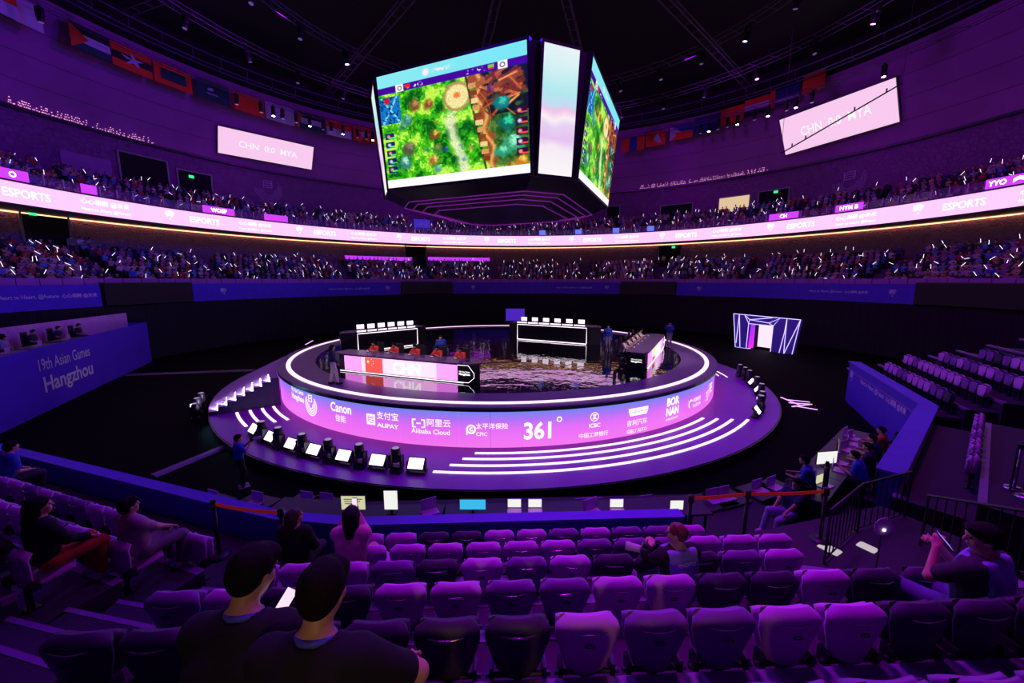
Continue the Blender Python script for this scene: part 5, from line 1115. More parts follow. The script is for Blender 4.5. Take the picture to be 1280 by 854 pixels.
def standing(armL=None, armR=None, lean=0., yaw=0., hpitch=0., hyaw=0., step=.0, curl=.5):
    J = dict(pel=V3(0, 0, .95), hyaw=hyaw, hpitch=hpitch, curl=curl); ax = V3(0, math.sin(lean), math.cos(lean)); J['neck'] = J['pel']+ax*.50; J['head'] = J['neck']+V3(0, .03+math.sin(lean)*.1, .145)
    for S, s in (('L', -1), ('R', 1)):
        J['sh'+S] = J['pel']+ax*.455+V3(s*.175, 0, 0); J['hip'+S] = J['pel']+V3(s*.085, 0, -.02); J['an'+S] = V3(s*.10, s*step, .085); J['kn'+S], _ = ik(J['hip'+S], J['an'+S], .44, .42, V3(0, 1, 0))
        w_ = armL if S == 'L' else armR; w_ = V3(s*.24, .05, .82) if w_ is None else np.array(w_, float); J['el'+S], J['wr'+S] = ik(J['sh'+S], w_, .28, .25, V3(s*.5, -.6, -.5))
    return J
def seated(armL=None, armR=None, lean=.1, hpitch=0., hyaw=0., hroll=0., seat=.45, kneeL=None, kneeR=None, curl=.7, spread=.11, poleL=None, poleR=None, hfwd=.03, twist=0.):
    J = dict(pel=V3(0, 0, seat+.095), hyaw=hyaw, hpitch=hpitch, hroll=hroll, curl=curl); ax = V3(0, math.sin(lean), math.cos(lean)); J['neck'] = J['pel']+ax*.52; J['head'] = J['neck']+V3(0, hfwd+math.sin(lean)*.12, .140)
    ct, st_ = math.cos(twist), math.sin(twist)
    for S, s in (('L', -1), ('R', 1)):
        J['sh'+S] = J['pel']+ax*.455+V3(s*.18*ct, s*.18*st_, 0); J['hip'+S] = J['pel']+V3(s*.085, .02, -.015); kf = kneeL if S == 'L' else kneeR
        a = V3(s*spread, .42, .085) if kf is None else np.array(kf, float); J['kn'+S], J['an'+S] = ik(J['hip'+S], a, .44, .42, V3(s*.1, .5, 1))
        w_ = armL if S == 'L' else armR; w_ = V3(s*.13, .30, seat+.20) if w_ is None else np.array(w_, float); po = (poleL if S == 'L' else poleR); J['el'+S], J['wr'+S] = ik(J['sh'+S], w_, .28, .25, V3(s*.6, -.5, -.6) if po is None else po)
    return J
def moved(o, extra): o.location = Vector(o.location)+Vector(extra); return o
def phone(p, rot, lb, lit, w_=.075, h_=.155):
    t = thing('phone', lb, 'phone', p); t.rotation_euler = rot; ca_ = MB().bbox((0, 0, 0), (w_, h_, .010), .008).build('case', M_lampb, t); MB().box((0, 0, .0062), (w_-.008, h_-.012, .0015)).build('screen', lit, ca_); return t
M_phw = glow('phone_white', (1, .78, .95), 1.0); M_phb = glow('phone_blue', (.35, .22, 1), .8)
lany = mat('lanyard_blue', (.08, .10, .75), .6, var=0)
seat_u = lambda j, i: seat_pos[(j, i)]
# --- two men in black just below the camera (row seven)
zt = tread_z(6); vv = VB-RV*6
p1 = C.P(-1.22, vv-.02, zt); h1 = pix(316, 716, depth=1.86); 
person('man in black shirt with blue lanyard looking down at a white phone', (h1.x+.03, h1.y-.30, zt-.06), C.phi, seated(armL=(-.05, .44, .62), armR=(.19, .46, .74), lean=.36, hpitch=-.42, hyaw=-.35, hfwd=.06, poleR=V3(.9, -.2, -.5), curl=1.), 'black', 'dark', 'dark', .0085, 'short', collar=lany, scale=1.0)
h2 = pix(402, 742, depth=1.72)
person('broad man in black shirt with blue collar beside the man with the phone', (h2.x+.03, h2.y-.33, zt-.05), C.phi-.05, seated(armL=(-.02, .46, .60), armR=(.28, .46, .66), lean=.38, hpitch=-.40, hyaw=-.12, hfwd=.05, curl=.5, poleR=V3(1, -.1, -.3)), 'black', 'grey', 'dark', .0085, 'short', collar=lany, scale=1.03, bare_legs=True)
pp = pix(355, 757, depth=1.95); phone(pp, (rad(38), 0, rad(-24)), 'phone with glowing white screen held by the man in black', M_phw)
# --- photographer in the vest, third row
def vest_text(root, lines, o, ux, uy):
    mb = MB()
    for s_, y, w_ in lines: text2d(mb, s_, 0, y, w_=w_, bold=.012)
    wrap_plane(mb, o, ux, uy, 0).build('lettering', mat('vest_print', (.78, .72, .85), .6, var=0), VEST)
hp_ = pix(846, 673, depth=4.25)
ph = person('crop haired photographer in violet press vest with a long lens camera', (hp_.x+.02, hp_.y-.05, tread_z(2)), C.phi+.18, seated(armL=(-.20, .26, .93), armR=(-.06, .34, .90), lean=.06, hpitch=-.05, hyaw=.75, poleL=V3(-1, -.1, -.6), curl=1.), 'black', 'dark', 'dark', .010, 'crop', 'long', hairm=HAIRR)
def vest(root, J, m_):
    body, lat, nk, t = BODY[-1]; T = body.grow(.040)
    global VEST; VEST = link('vest', T.mesh('vest', .012, lambda X, Y, Z: np.maximum(np.maximum(((X-nk[0])*t[0]+(Y-nk[1])*t[1]+(Z-nk[2])*t[2])-.012, -((X-nk[0])*t[0]+(Y-nk[1])*t[1]+(Z-nk[2])*t[2])-.56), np.abs((X-nk[0])*lat[0]+(Y-nk[1])*lat[1]+(Z-nk[2])*lat[2])-.165)), m_, root); return
    T = SDF(); q = J; t = q['neck']-q['pel']; t = t/np.linalg.norm(t); lat = q['shR']-q['shL']; lat /= np.linalg.norm(lat); chest = q['pel']+(q['neck']-q['pel'])*.64
    for s in (-1, 1): T.cone(q['pel']+lat*s*.065, chest+lat*s*.075, .142, .150, .06).cone(chest+lat*s*.08, q['neck']-t*.06+lat*s*.09, .14, .085, .06)
    nk = q['neck']; link('vest', T.mesh('vest', .012, lambda X, Y, Z: np.maximum(((X-nk[0])*t[0]+(Y-nk[1])*t[1]+(Z-nk[2])*t[2])+.015, np.abs((X-nk[0])*lat[0]+(Y-nk[1])*lat[1]+(Z-nk[2])*lat[2])-.20)), m_, root)
Jv = seated(lean=.06); vest(ph, Jv, CL['vest']); vest_text(ph, [('PHOTO', .10, .20), ('0276', .02, .15)], (-.035, -.180, .915), (1, 0, 0), (0, .1, 1))
def camera_kit(p, rz, lb, lens=.16, pitch=0.):
    t = thing('photo_camera', lb, 'camera', p, rz); t.rotation_euler = (pitch, 0, rz); MB().bbox((0, 0, .0), (.14, .07, .10), .012).build('camera_body', M_lampb, t); MB().bbox((0, -.005, .065), (.06, .06, .04), .01).build('viewfinder', M_lampb, t)
    MB().lathe([(.036, 0), (.04, .03), (.04, lens*.7), (.046, lens*.75), (.046, lens), (.036, lens)], 16, (0, .035, 0), Matrix.Rotation(rad(-90), 3, 'X')).build('lens', mat('lens_grey', (.55, .48, .6), .35), t, smooth=True); return t
cp = pix(806, 688, depth=4.2); camera_kit(cp, 1.15, 'camera with pale telephoto lens held by the photographer', .16)
# --- man with phone at the right, second vest
h4 = pix(1236, 667, depth=3.35)
J4 = seated(armL=(-.13, .24, 1.02), armR=(-.02, .27, .98), lean=.02, hpitch=-.18, hyaw=.75, poleL=V3(-.6, .1, -1), poleR=V3(.3, .1, -1), curl=.9)
r4 = person('dark haired man in violet press vest raising a phone', (h4.x, h4.y-.02, h4.z-1.33), C.phi+.30, J4, 'dark', 'jeans', 'shoe', .0095, 'short', scale=1.06)
vest(r4, J4, CL['vest']); vest_text(r4, [('PHOTO', .13, .26), ('0371', .0, .15)], (0.0, -.188, .90), (1, 0, 0), (0, .02, 1))
tag(MB().bbox((0, 0, .22), (.5, .46, .44), .03).build('equipment_case', M_riser, None, (h4.x, h4.y-.03, h4.z-1.33+.0), C.phi+.30), 'dark equipment case under the man raising a phone', 'case')
phone(pix(1180, 676, depth=3.2), (rad(50), rad(-8), rad(62)), 'phone held up by the man in the press vest', M_phb)
# --- women in the front rows
w1 = pix(368, 652, depth=5.75)
person('woman with long dark hair turned to the stage lights', (w1.x, w1.y-.04, tread_z(0)), C.phi-.1, seated(lean=.05, hyaw=-.75, hpitch=.05, seat=.47), 'black', 'dark', 'dark', .012, 'long', 'long', hairm=mat('hair_brown', (.05, .02, .02), .5, var=.3, scale=40))
w2 = pix(438, 652, depth=5.1)
person('woman in pink jacket filming the stage with a raised phone', (w2.x, w2.y-.03, tread_z(1)), C.phi, seated(armL=(-.16, .36, 1.10), armR=(-.04, .37, 1.10), lean=.08, hyaw=.1, seat=.47, curl=.8, poleL=V3(-.4, 0, -1), poleR=V3(.4, 0, -1)), 'pink', 'pink', 'shoe', .012, 'long', 'long')
phone(Vector((w2.x-.10, w2.y+.40, tread_z(1)+1.20)), (rad(88), 0, 0), 'raised phone filming the stage', M_phw)
tag(MB().lathe([(.0, .115), (.06, .11), (.10, .07), (.112, .0), (.112, -.015), (.1, -.015)], 18).build('cap', CL['black'], None, (w2.x, w2.y+.03, tread_z(1)+1.245), 0, True), 'black cap worn by the woman filming', 'cap')
# --- left block spectators
def seat_person(lb, key, J, fw=.22, **k): p, phi = seat_pos[key]; v = Vector((-math.sin(phi), math.cos(phi), 0)); return person(lb, p+v*fw, phi, J, **k)
seat_person('man in mauve shirt leaning back in the left second row', ('L', 1, 0), seated(armL=(-.10, .34, .66), armR=(.08, .36, .68), lean=-.10, hyaw=-.15, hpitch=.05), shirt='mauve', trous='grey', shoe='shoe', vox=.011)
seat_person('long haired woman in black top and rust trousers behind the man in mauve', ('L', 2, 0), seated(lean=.0, hyaw=-.3, armL=(-.1, .3, .62), armR=(.12, .34, .64)), shirt='black', trous='rust', shoe='shoe', vox=.011, hair='long', sleeve='long')
seat_person('person in dark clothes with white shoes in the left fourth row', ('L', 3, 0), seated(lean=-.05, kneeR=(.1, .62, .25)), shirt='dark', trous='dark', shoe='white', vox=.012)
seat_person('person in blue shirt at the far end of the left front row', ('L', 0, 12), seated(lean=.2), shirt='blue', trous='dark', vox=.014)
# --- cameraman on the floor
cf = pix(303, 610, z=0); cdir = math.atan2(SC[1]-cf.y, SC[0]-cf.x)-PI/2
person('cameraman in blue shirt standing on the floor by the apron', cf, cdir-.35, standing(armL=(-.10, .30, 1.36), armR=(.10, .28, 1.34), hpitch=-.05), 'blue', 'black', 'shoe', .014, 'short', hands=False)
fd = Vector((-math.sin(cdir-.35), math.cos(cdir-.35), 0)); camera_kit(cf+fd*.36+Vector((0, 0, 1.46)), cdir-.35, 'video camera in the hands of the cameraman on the floor', .22)
# --- on the stage
def stage_person(lb, px, py, face, J, z=ZS, **k): p = pix(px, py, z=z); return person(lb, (p.x, p.y, z), face, J, vox=.02, hands=False, **k)
stage_person('woman in dark jacket and pale trousers walking on the stage rim', 418, 480, rad(-70), standing(step=.16, armR=(.3, .2, .95)), z=ZS+.03, shirt='navy', trous='white', shoe='dark', hair='long', sleeve='long')
stage_person('cameraman in blue jacket on the far stage rim', 836, 434, rad(150), standing(armL=(-.1, .28, 1.42), armR=(.1, .26, 1.42)), z=ZS+.03, shirt='royal', trous='grey', shoe='white', sleeve='long')
stage_person('referee in blue suit standing alone on the glossy floor', 759, 440, rad(170), standing(), shirt='royal', trous='grey', shoe='dark', sleeve='long')
p = Vector((-3.6, 19.9, ZS)); person('referee in blue suit standing behind the players in red', p, rad(190), standing(), 'royal', 'dark', vox=.02, hands=False, sleeve='long')
p = pix(838, 434, z=ZS+.03); fd = Vector((-math.sin(rad(150)), math.cos(rad(150)), 0)); camera_kit(p+fd*.34+Vector((0, 0, 1.5)), rad(150), 'camera in the hands of the cameraman on the stage rim', .2)
def gaming_chair(p, rz, lb, grp):
    t = thing('gaming_chair', lb, 'chair', p, rz, grp); MB().bbox((0, 0, .45), (.5, .48, .1), .04).build('seat', M_lampb, t); MB().bbox((0, -.26, .88), (.48, .1, .78), .05).build('backrest', M_lampb, t); MB().tube([(0, 0, .08), (0, 0, .42)], .03, 8).build('gas_lift', M_metal, t)
    for k in range(5): MB().tube([(0, 0, .09), (.3*math.cos(k*1.257), .3*math.sin(k*1.257), .04)], .02, 5).build('leg', M_metal, t)
    return t
protoC = None
def team(p0, ang, L, shirt, tname, n=5):
    global protoC
    d = Vector((math.cos(ang), math.sin(ang), 0)); nn = Vector((-d.y, d.x, 0)); base = None
    for i in range(n):
        q = p0+d*(L*(i+.55)/n)+nn*1.46; q.z = ZS
        gaming_chair(q-nn*-.06, ang+PI, 'black gaming chair behind the ' + tname + ' desk', 'chairs behind the ' + tname + ' desk')
        J = seated(armL=(-.13, .46, .93), armR=(.13, .46, .93), lean=.26+.1*(i % 2), hpitch=-.25, hyaw=.15*(i % 3-1), seat=.50)
        if base is None: base = person('player in ' + shirt + ' shirt seated at the ' + tname + ' desk', q, ang+PI, J, shirt, 'dark', 'dark', .022, 'short', hands=False, grp='players in ' + shirt)
        else: clone(base, q, ang+PI)
        m_ = p0+d*(L*(i+.55)/n)+nn*.80; phone_ = thing('handset', 'handset lying before a player at the ' + tname + ' desk', 'phone', (m_.x, m_.y, ZS+.905), ang, 'handsets on the ' + tname + ' desk'); ca_ = MB().bbox((0, 0, .008), (.16, .08, .014), .008).build('case', M_lampb, phone_); MB().box((0, 0, .016), (.145, .066, .003)).build('screen', M_phw, ca_)
team(dl0, rad(-21.2), 6.25, 'red', 'flag and CHN'); team(dr0, rad(63.2), 6.19, 'cream', 'striped flag')
# two people by the blue booth
for k, x in enumerate((191, 198)): p = pix(x, 446, z=0); person('person in pale blue top standing ' + ('nearest the booth end' if k == 0 else 'on the drape side of a pair') , p, rad(-80), standing(), 'blue', 'lilac', 'shoe', .022, hands=False)
# ================================================================ press desks and crew
M_tabl = mat('table_blue_cloth', (.07, .06, .40), .7, var=.08); M_tabt = mat('table_top_dark', (.05, .03, .07), .4)
M_scrw = glow('laptop_white', (.95, .95, .9), .95); M_scry = glow('laptop_yellow', (.85, .85, .5), .75); M_scrc = glow('laptop_cyan', (.05, .55, .95), .9); M_lid = mat('laptop_lid', (.7, .38, .78), .35, var=0)
def table(p, rz, L_, lb, w_=.75, h=.74):
    t = thing('press_table', lb, 'table', p, rz, None); MB().bbox((0, 0, h-.02), (L_, w_, .04), .01).build('table_top', M_tabt, t); MB().box((0, w_/2-.01, h/2-.02), (L_-.02, .02, h-.05)).build('front_cloth', M_tabl, t)
    for sx in (-1, 1): MB().box((sx*(L_/2-.06), -.2, h/2-.02), (.04, .04, h-.04)).build('leg', M_metal, t)
    return t
def screen_thing(p, rz, lb, m_, w_=.52, h_=.32, laptop=False, text=False):
    t = thing('laptop' if laptop else 'monitor', lb, 'laptop' if laptop else 'monitor', p, rz)
    if laptop:
        MB().box((0, 0, .01), (w_, w_*.68, .02)).build('keyboard_base', M_lid, t); ld = MB().box((0, w_*.36, h_/2+.03), (w_, .015, h_)).build('lid', M_lid, t); MB().box((0, w_*.36-.01, h_/2+.03), (w_-.02, .004, h_-.02)).build('screen', m_, ld)
    else:
        ld = MB().box((0, .03, h_/2+.10), (w_+.02, .03, h_+.02)).build('housing', M_lampb, t); MB().box((0, .012, h_/2+.10), (w_, .006, h_)).build('screen', m_, ld); MB().box((0, .05, .06), (.05, .04, .12)).box((0, .05, .008), (.2, .16, .016)).build('stand', M_lampb, t)
    if text:
        mb = MB()
        for k in range(3): rect2d(mb, -.02*k, h_*.28-.05*k, w_*(.78-.12*k), .018)
        mb.v = [(x, .006, h_/2+.10+y) for x, y, _ in mb.v]; mb.build('lettering', mat('ink', (.05, .05, .03), .6, var=0), ld)
    return t
ZT = .68  # crew riser height
struct(MB().prism([(-5.6, 7.3), (6.8, 7.9), (6.2, 9.9), (-5.9, 9.4)], 0, ZT).build('floor_crew_riser', M_riser), 'low riser for the press tables behind the blue wall')
tz = ZT+.74
desks = [(-4.3, 7.95, -.12), (-2.4, 7.75, .0), (-.5, 7.8, .03), (1.4, 7.9, .05), (3.3, 8.05, .10)]
for k, (x, y, a) in enumerate(desks): table((x, y, ZT), a, 1.86, 'press table behind the blue wall, ' + ['holding the page of yellow text', 'holding the upright white sheet screen', 'holding the cyan monitor', 'holding two low white laptops', 'next to the belt posts'][k])
for px, py, lb, m_, w_, h_, tx in [(442, 641, 'monitor showing a page of pale yellow text', M_scry, .50, .30, True), (489, 641, 'tall narrow monitor with a plain white page', M_scrw, .28, .42, False), (591, 641, 'monitor with a cyan picture', M_scrc, .54, .22, False), (846, 636, 'small monitor with white and blue page near the belt post', M_scrw, .27, .20, False)]:
    p = pix(px, py, Y=7.75); p.z = tz; screen_thing(p, 0, lb, m_, w_, h_, False, tx)
for px, lb in [(643, 'low laptop with white screen left of its neighbour'), (669, 'low laptop with white screen right of its neighbour'), (772, 'low laptop with white screen beside the pink papers')]:
    p = pix(px, 641, Y=7.85); p.z = tz; screen_thing(p, 0, lb, M_scrw, .30, .20, True)
for px, py, lb in [(538, 640, 'dark laptop angled on the press table'), (742, 640, 'pink lit papers and laptop on the press table')]:
    p = pix(px, py, Y=7.8); p.z = tz; screen_thing(p, .5, lb, M_lid, .34, .24, True)
# far row of pale lids on the arc of tables between riser and stage
arc_pts = [(262, 620), (318, 622), (380, 622), (405, 624), (730, 631), (745, 631), (810, 627), (893, 618), (908, 615), (950, 606), (968, 602)]
for k, (px, py) in enumerate(arc_pts):
    p = pix(px, py+6, z=.76); a = math.atan2(SC[1]-p.y, SC[0]-p.x)-PI/2
    table((p.x, p.y, 0), a, .95, 'small table with pale laptop in the outer arc of crew desks'); COL.objects[-1:] 
    t = screen_thing((p.x, p.y-.05, .74), a, 'pale lilac laptop lid on the outer arc of crew desks', M_lid, .38, .24, True); t['group'] = 'laptops on the outer crew arc'
for o in COL.objects:
    if o.get('label') == 'small table with pale laptop in the outer arc of crew desks': o['group'] = 'tables of the outer crew arc'
# crowded technical desk below the angled wall
dA, dB = Vector((6.95, 8.85, 0)), Vector((11.9, 13.0, 0)); dd_ = (dB-dA).normalized(); ang = math.atan2(dd_.y, dd_.x)
for k in range(4):
    p = dA.lerp(dB, (k+.5)/4); table((p.x, p.y, .45), ang, 1.6, 'technical desk below the angled wall, ' + ['nearest the railing', 'with two big white monitors', 'with stacked pale laptops', 'at the far wall end'][k], .9)
nT = Vector((-dd_.y, dd_.x, 0)); struct(MB().prism([tuple((dA+nT*.6)[:2]), tuple((dA-nT*1.1)[:2]), tuple((dB-nT*1.1)[:2]), tuple((dB+nT*.6)[:2])], 0, .45).build('floor_technical_riser', M_riser), 'dark riser under the technical desks')
ztech = .45+.74
for px, py, lb, m_, w_, h_, rz in [(1033, 584, 'large white monitor on the technical desk', M_scrw, .62, .34, .15), (1047, 569, 'white monitor turned aside on the technical desk', M_scry, .44, .34, .9), (1011, 600, 'blue monitor seen edge on at the technical desk', M_scrc, .42, .34, 1.25)]:
    p = pix(px, py, z=ztech); screen_thing(p, rz, lb, m_, w_, h_)
for k, (px, py, m_) in enumerate([(1062, 545, M_lid), (1066, 556, M_lid), (1060, 563, M_lid), (1052, 580, M_lid), (1048, 588, M_lid), (1021, 604, M_lid), (1031, 608, M_scry), (1012, 612, M_lid), (1068, 549, M_lid)]):
    p = pix(px, py, z=ztech); tag(screen_thing(p, .6+.3*math.sin(k*2.), ['pale laptop nearest the far wall end', 'second pale laptop on the stacked desk', 'small pale laptop behind the white monitor', 'lilac laptop beside the large white monitor', 'lilac laptop in front of the large white monitor', 'grey laptop beside the blue monitor', 'open laptop with yellow page', 'closed looking laptop by the railing', 'pink laptop by the far crew'][k], m_, .36, .24, True), ['pale laptop nearest the far wall end', 'second pale laptop on the stacked desk', 'small pale laptop behind the white monitor', 'lilac laptop beside the large white monitor', 'lilac laptop in front of the large white monitor', 'grey laptop beside the blue monitor', 'open laptop with yellow page', 'closed looking laptop by the railing', 'pink laptop by the far crew'][k], 'laptop')
crew = [(1090, 600, 'crew member in blue shirt bent over the technical desk', 'blue', .35, 1.0), (1100, 585, 'crew member in dark shirt behind the one in blue', 'dark', .15, 1.1), (1103, 566, 'crew member in navy near the middle of the technical desk', 'navy', .2, 1.1), (1106, 552, 'crew member in rust top at the far technical desk', 'rust', .1, 1.2)]
for px, py, lb, sh_, ln, rz in crew:
    q = dA.lerp(dB, {1.0: .38}.get(rz, .0) or (.52 if 'behind' in lb else (.66 if 'middle' in lb else .82)))-nT*.74; q.z = .45; rz = ang; gaming_chair(q, rz+.0, 'black swivel chair of the ' + lb, 'crew chairs'); person(lb, q+Vector((0, 0, .03)), rz, seated(armL=(-.14, .42, .78), armR=(.14, .42, .78), lean=ln, seat=.48), sh_, 'dark', vox=.016, hands=False)
q = pix(985, 655, z=1.0); gaming_chair((q.x, q.y, ZT), 1.9, 'black chair beside the red belts', 'crew chairs'); person('reclining person in pale jeans below the red belt', (q.x, q.y, ZT+.03), 1.9, seated(lean=-.25, kneeL=(-.1, .55, .12), kneeR=(.12, .6, .25), seat=.48), 'navy', 'lilac', 'shoe', vox=.014)
q = pix(1012, 622, z=1.0); gaming_chair((q.x, q.y, ZT), .9, 'black chair between belt post and technical desk', 'crew chairs'); person('crew member in blue shirt between belt post and technical desk', (q.x, q.y, ZT+.03), .9, seated(lean=.25, seat=.48, armL=(-.14, .42, .78), armR=(.14, .42, .78)), 'blue', 'dark', vox=.016, hands=False)
# people inside the booth
bn = n; bd = dn
for k, (uu, vv_, sh_) in enumerate([(1.6, 1.4, 'rust'), (2.6, 1.7, 'dark'), (4.0, 1.5, 'lilac'), (4.9, 2.0, 'pink'), (6.6, 1.7, 'dark'), (8.4, 1.5, 'navy'), (9.8, 1.2, 'dark')]):
    p = bl_+bd*uu+bn*vv_; lbp = ['in rust top nearest the booth entrance', 'in dark top beside the rust one', 'in lilac top in mid booth', 'in pink top beside the lit page', 'in dark top past the lit page', 'in navy top near the booth end', 'in dark top at the booth end'][k]; gaming_chair((p.x, p.y, 2.3), math.atan2(bd.y, bd.x)-PI, 'black chair of the booth crew ' + lbp, 'booth chairs'); person('booth crew member ' + lbp, (p.x, p.y, 2.33), math.atan2(bd.y, bd.x)-PI, seated(lean=.15, seat=.48), sh_, 'dark', vox=.022, hands=False)
for k, uu in enumerate((2.2, 4.5, 7.0)):
    p = bl_+bd*uu+bn*.55; table((p.x, p.y, 2.3), math.atan2(bd.y, bd.x), 2.0, 'booth table ' + ['nearest the entrance', 'in the middle', 'at the far end'][k], .7); screen_thing((p.x, p.y, 3.04), math.atan2(bd.y, bd.x)+PI, 'booth laptop ' + ['nearest the entrance', 'in the middle', 'at the far end'][k], [M_phb, M_scrw, M_scry][k], .34, .24, True)
# ================================================================ the crowd on both tiers
def crowd_variant(k):
    rng = np.random.default_rng(k); B = SDF(); ln = rng.uniform(-.05, .3); ax = V3(0, math.sin(ln), math.cos(ln)); pel = V3(0, 0, .52); nk = pel+ax*.5; hd = nk+V3(0, .03, .16)
    B.ell(hd, (.085, .1, .12), None, .03).cone(nk, hd, .05, .05, .03)
    for s in (-1, 1):
        sh = pel+ax*.45+V3(s*.17, 0, 0); B.cone(pel+V3(s*.06, 0, 0), pel+ax*.33+V3(s*.07, 0, 0), .11, .115, .06); kn = pel+V3(s*.1, .44, -.02); B.cone(pel+V3(s*.08, 0, 0), kn, .085, .065, .04).cone(kn, kn+V3(0, 0, -.42), .06, .045, .03)
        w_ = V3(s*.12, .3, .62) if (k+s) % 3 else V3(s*.22, .25, 1.15+.1*rng.random()); el, w_ = ik(sh, w_, .28, .25, V3(s, -.3, -.6)); B.cone(sh, el, .055, .045, .03).cone(el, w_, .045, .035, .02)
    B.cone(pel+ax*.45+V3(-.15, 0, 0), pel+ax*.45+V3(.15, 0, 0), .065, .065, .05)
    me = B.mesh('person', .05); co = np.array([v.co[:] for v in me.vertices])
    tint = np.zeros((len(co), 4), np.float32); tint[:, 3] = 1
    for i, p in enumerate(co):
        u = (p-hd); r = np.linalg.norm(u/V3(.085, .1, .12))
        tint[i, 0] = .9 if (r < 1.5 and (u[2] > .03 or u[1] < -.03)) else (.5 if r < 1.5 else (.1 if (p[2] > .60 and p[1] < .22) else .3))   # code: hair / skin / shirt / rest
    me.color_attributes.new('code', 'FLOAT_COLOR', 'POINT').data.foreach_set('color', tint.ravel()); return me
def crowd_mat():
    m = bpy.data.materials.new('crowd_cloth'); m.use_nodes = True; nt = m.node_tree; b = nt.nodes['Principled BSDF']; L_ = nt.links
    a = nt.nodes.new('ShaderNodeVertexColor'); a.layer_name = 'code'; sp = nt.nodes.new('ShaderNodeSeparateColor'); L_.new(a.outputs[0], sp.inputs[0])
    oi = nt.nodes.new('ShaderNodeObjectInfo'); r = nt.nodes.new('ShaderNodeValToRGB'); r.color_ramp.interpolation = 'CONSTANT'; cols = [(.03, .03, .04), (.32, .22, .34), (.05, .06, .3), (.4, .06, .05), (.50, .38, .52), (.04, .04, .05), (.5, .3, .2), (.1, .25, .6), (.55, .42, .5), (.3, .1, .3)]
    while len(r.color_ramp.elements) < len(cols): r.color_ramp.elements.new(.5)
    for i, (e, c) in enumerate(zip(r.color_ramp.elements, cols)): e.position = i/len(cols); e.color = (*c, 1)
    L_.new(oi.outputs['Random'], r.inputs['Fac']); ramp_ = nt.nodes.new('ShaderNodeValToRGB'); ramp_.color_ramp.interpolation = 'CONSTANT'; E_ = ramp_.color_ramp.elements; E_[0].position = 0; E_[0].color = (0, 0, 0, 1); E_[1].position = .2; E_[1].color = (.03, .03, .05, 1)
    for p_, c in ((.4, (.5, .28, .22)), (.7, (.012, .01, .012))): e = E_.new(p_); e.color = (*c, 1)
    L_.new(sp.outputs[0], ramp_.inputs['Fac']); mx = nt.nodes.new('ShaderNodeMix'); mx.data_type = 'RGBA'; gt = nt.nodes.new('ShaderNodeMath'); gt.operation = 'LESS_THAN'; gt.inputs[1].default_value = .2; L_.new(sp.outputs[0], gt.inputs[0]); L_.new(gt.outputs[0], mx.inputs['Factor']); L_.new(ramp_.outputs[0], mx.inputs['A']); L_.new(r.outputs[0], mx.inputs['B']); L_.new(mx.outputs['Result'], b.inputs['Base Color']); b.inputs['Roughness'].default_value = .8
    return m
def tint_mat():
    m = bpy.data.materials.new('crowd_far'); m.use_nodes = True; nt = m.node_tree; b = nt.nodes['Principled BSDF']; a = nt.nodes.new('ShaderNodeVertexColor'); a.layer_name = 'tint'; nt.links.new(a.outputs[0], b.inputs['Base Color']); b.inputs['Roughness'].default_value = .8; return m
CV = [crowd_variant(k) for k in range(7)]; M_crowd = crowd_mat()
aisL = [pix_ring(x, 338, 34, 1, 34, 2)[0] for x in (129, 272, 431, 531, 617, 730, 824, 940, 1108)]
aisU = [pix_ring(x, 280, 37, 1, 37, 2)[0] for x in (95, 215, 395, 520, 700, 806, 835, 1000, 1100)]
places = []
for tier, R0, Z0, DR, DZ, N, ais, wa_ in (('lower', LT_R, LT_Z, LT_DR, LT_DZ, LT_N, aisL, 1.0), ('upper', UT_R, UT_Z, UT_DR, UT_DZ, UT_N, aisU, .7)):
    for k in range(N):
        r = R0+DR*k+.10; z = Z0+DZ*k; st_ = .54/r*180/PI; a = A0+4
        while a < A1-4:
            a += st_
            gap = any(abs((a-b+180) % 360-180) < wa_*(1.15 if tier == 'lower' else 1.) for b in ais)
            if gap or RNG.random() < .07: continue
            places.append((tier, k, r+RNG.normal()*.03, a+RNG.normal()*.08, z))
def scr(p):
    p = p-Vector((0, 0, ZC)); d = p.y*math.cos(PITCH)-p.z*math.sin(PITCH); return (640+FPX*p.x/d if d > 0 else -9999), d
info = []
for i, (tier, k, r, a, z) in enumerate(places):
    p = pa(r, a, z); x, d = scr(p); info.append((d if -20 < x < 1300 else 900+abs(x), i))
info.sort(); near = set(i for _, i in info[:300])
def lowpoly():
    mb = MB(); mb.sphere((0, .05, 1.20), .105, 6, 4, (.8, .95, 1.15)); nh = len(mb.v); mb.add([(x, y, z) for z, w_, d in ((.45, .17, .13), (.80, .19, .12), (1.0, .19, .10), (1.06, .07, .06)) for x, y in ((-w_, -d), (w_, -d), (w_, d), (-w_, d))], [(4*i+k, 4*i+(k+1) % 4, 4*i+4+(k+1) % 4, 4*i+4+k) for i in range(3) for k in range(4)]+[(12, 13, 14, 15)]); nb_ = len(mb.v)
    for s in (-1, 1): mb.box((s*.1, .24, .50), (.14, .46, .13)); mb.box((s*.2, .14, .78), (.09, .30, .10)); mb.box((s*.1, .44, .22), (.11, .12, .44))
    return mb, nh, nb_
lp, nh, nb_ = lowpoly(); lv = np.array(lp.v); AV, AF, AT = [], [], []; sv, sf = [], []
sm_ = MB().box((0, -.20, .68), (.46, .05, .5)).box((0, .0, .40), (.46, .42, .07)).box((0, -.05, .18), (.06, .06, .36)); sV = np.array(sm_.v)
shirts = np.array([(.03, .03, .04), (.32, .22, .34), (.05, .06, .3), (.4, .06, .05), (.50, .38, .52), (.04, .04, .05), (.5, .3, .2), (.1, .25, .6), (.55, .42, .5), (.3, .1, .3)])
off = 0; soff = 0; sticks = []
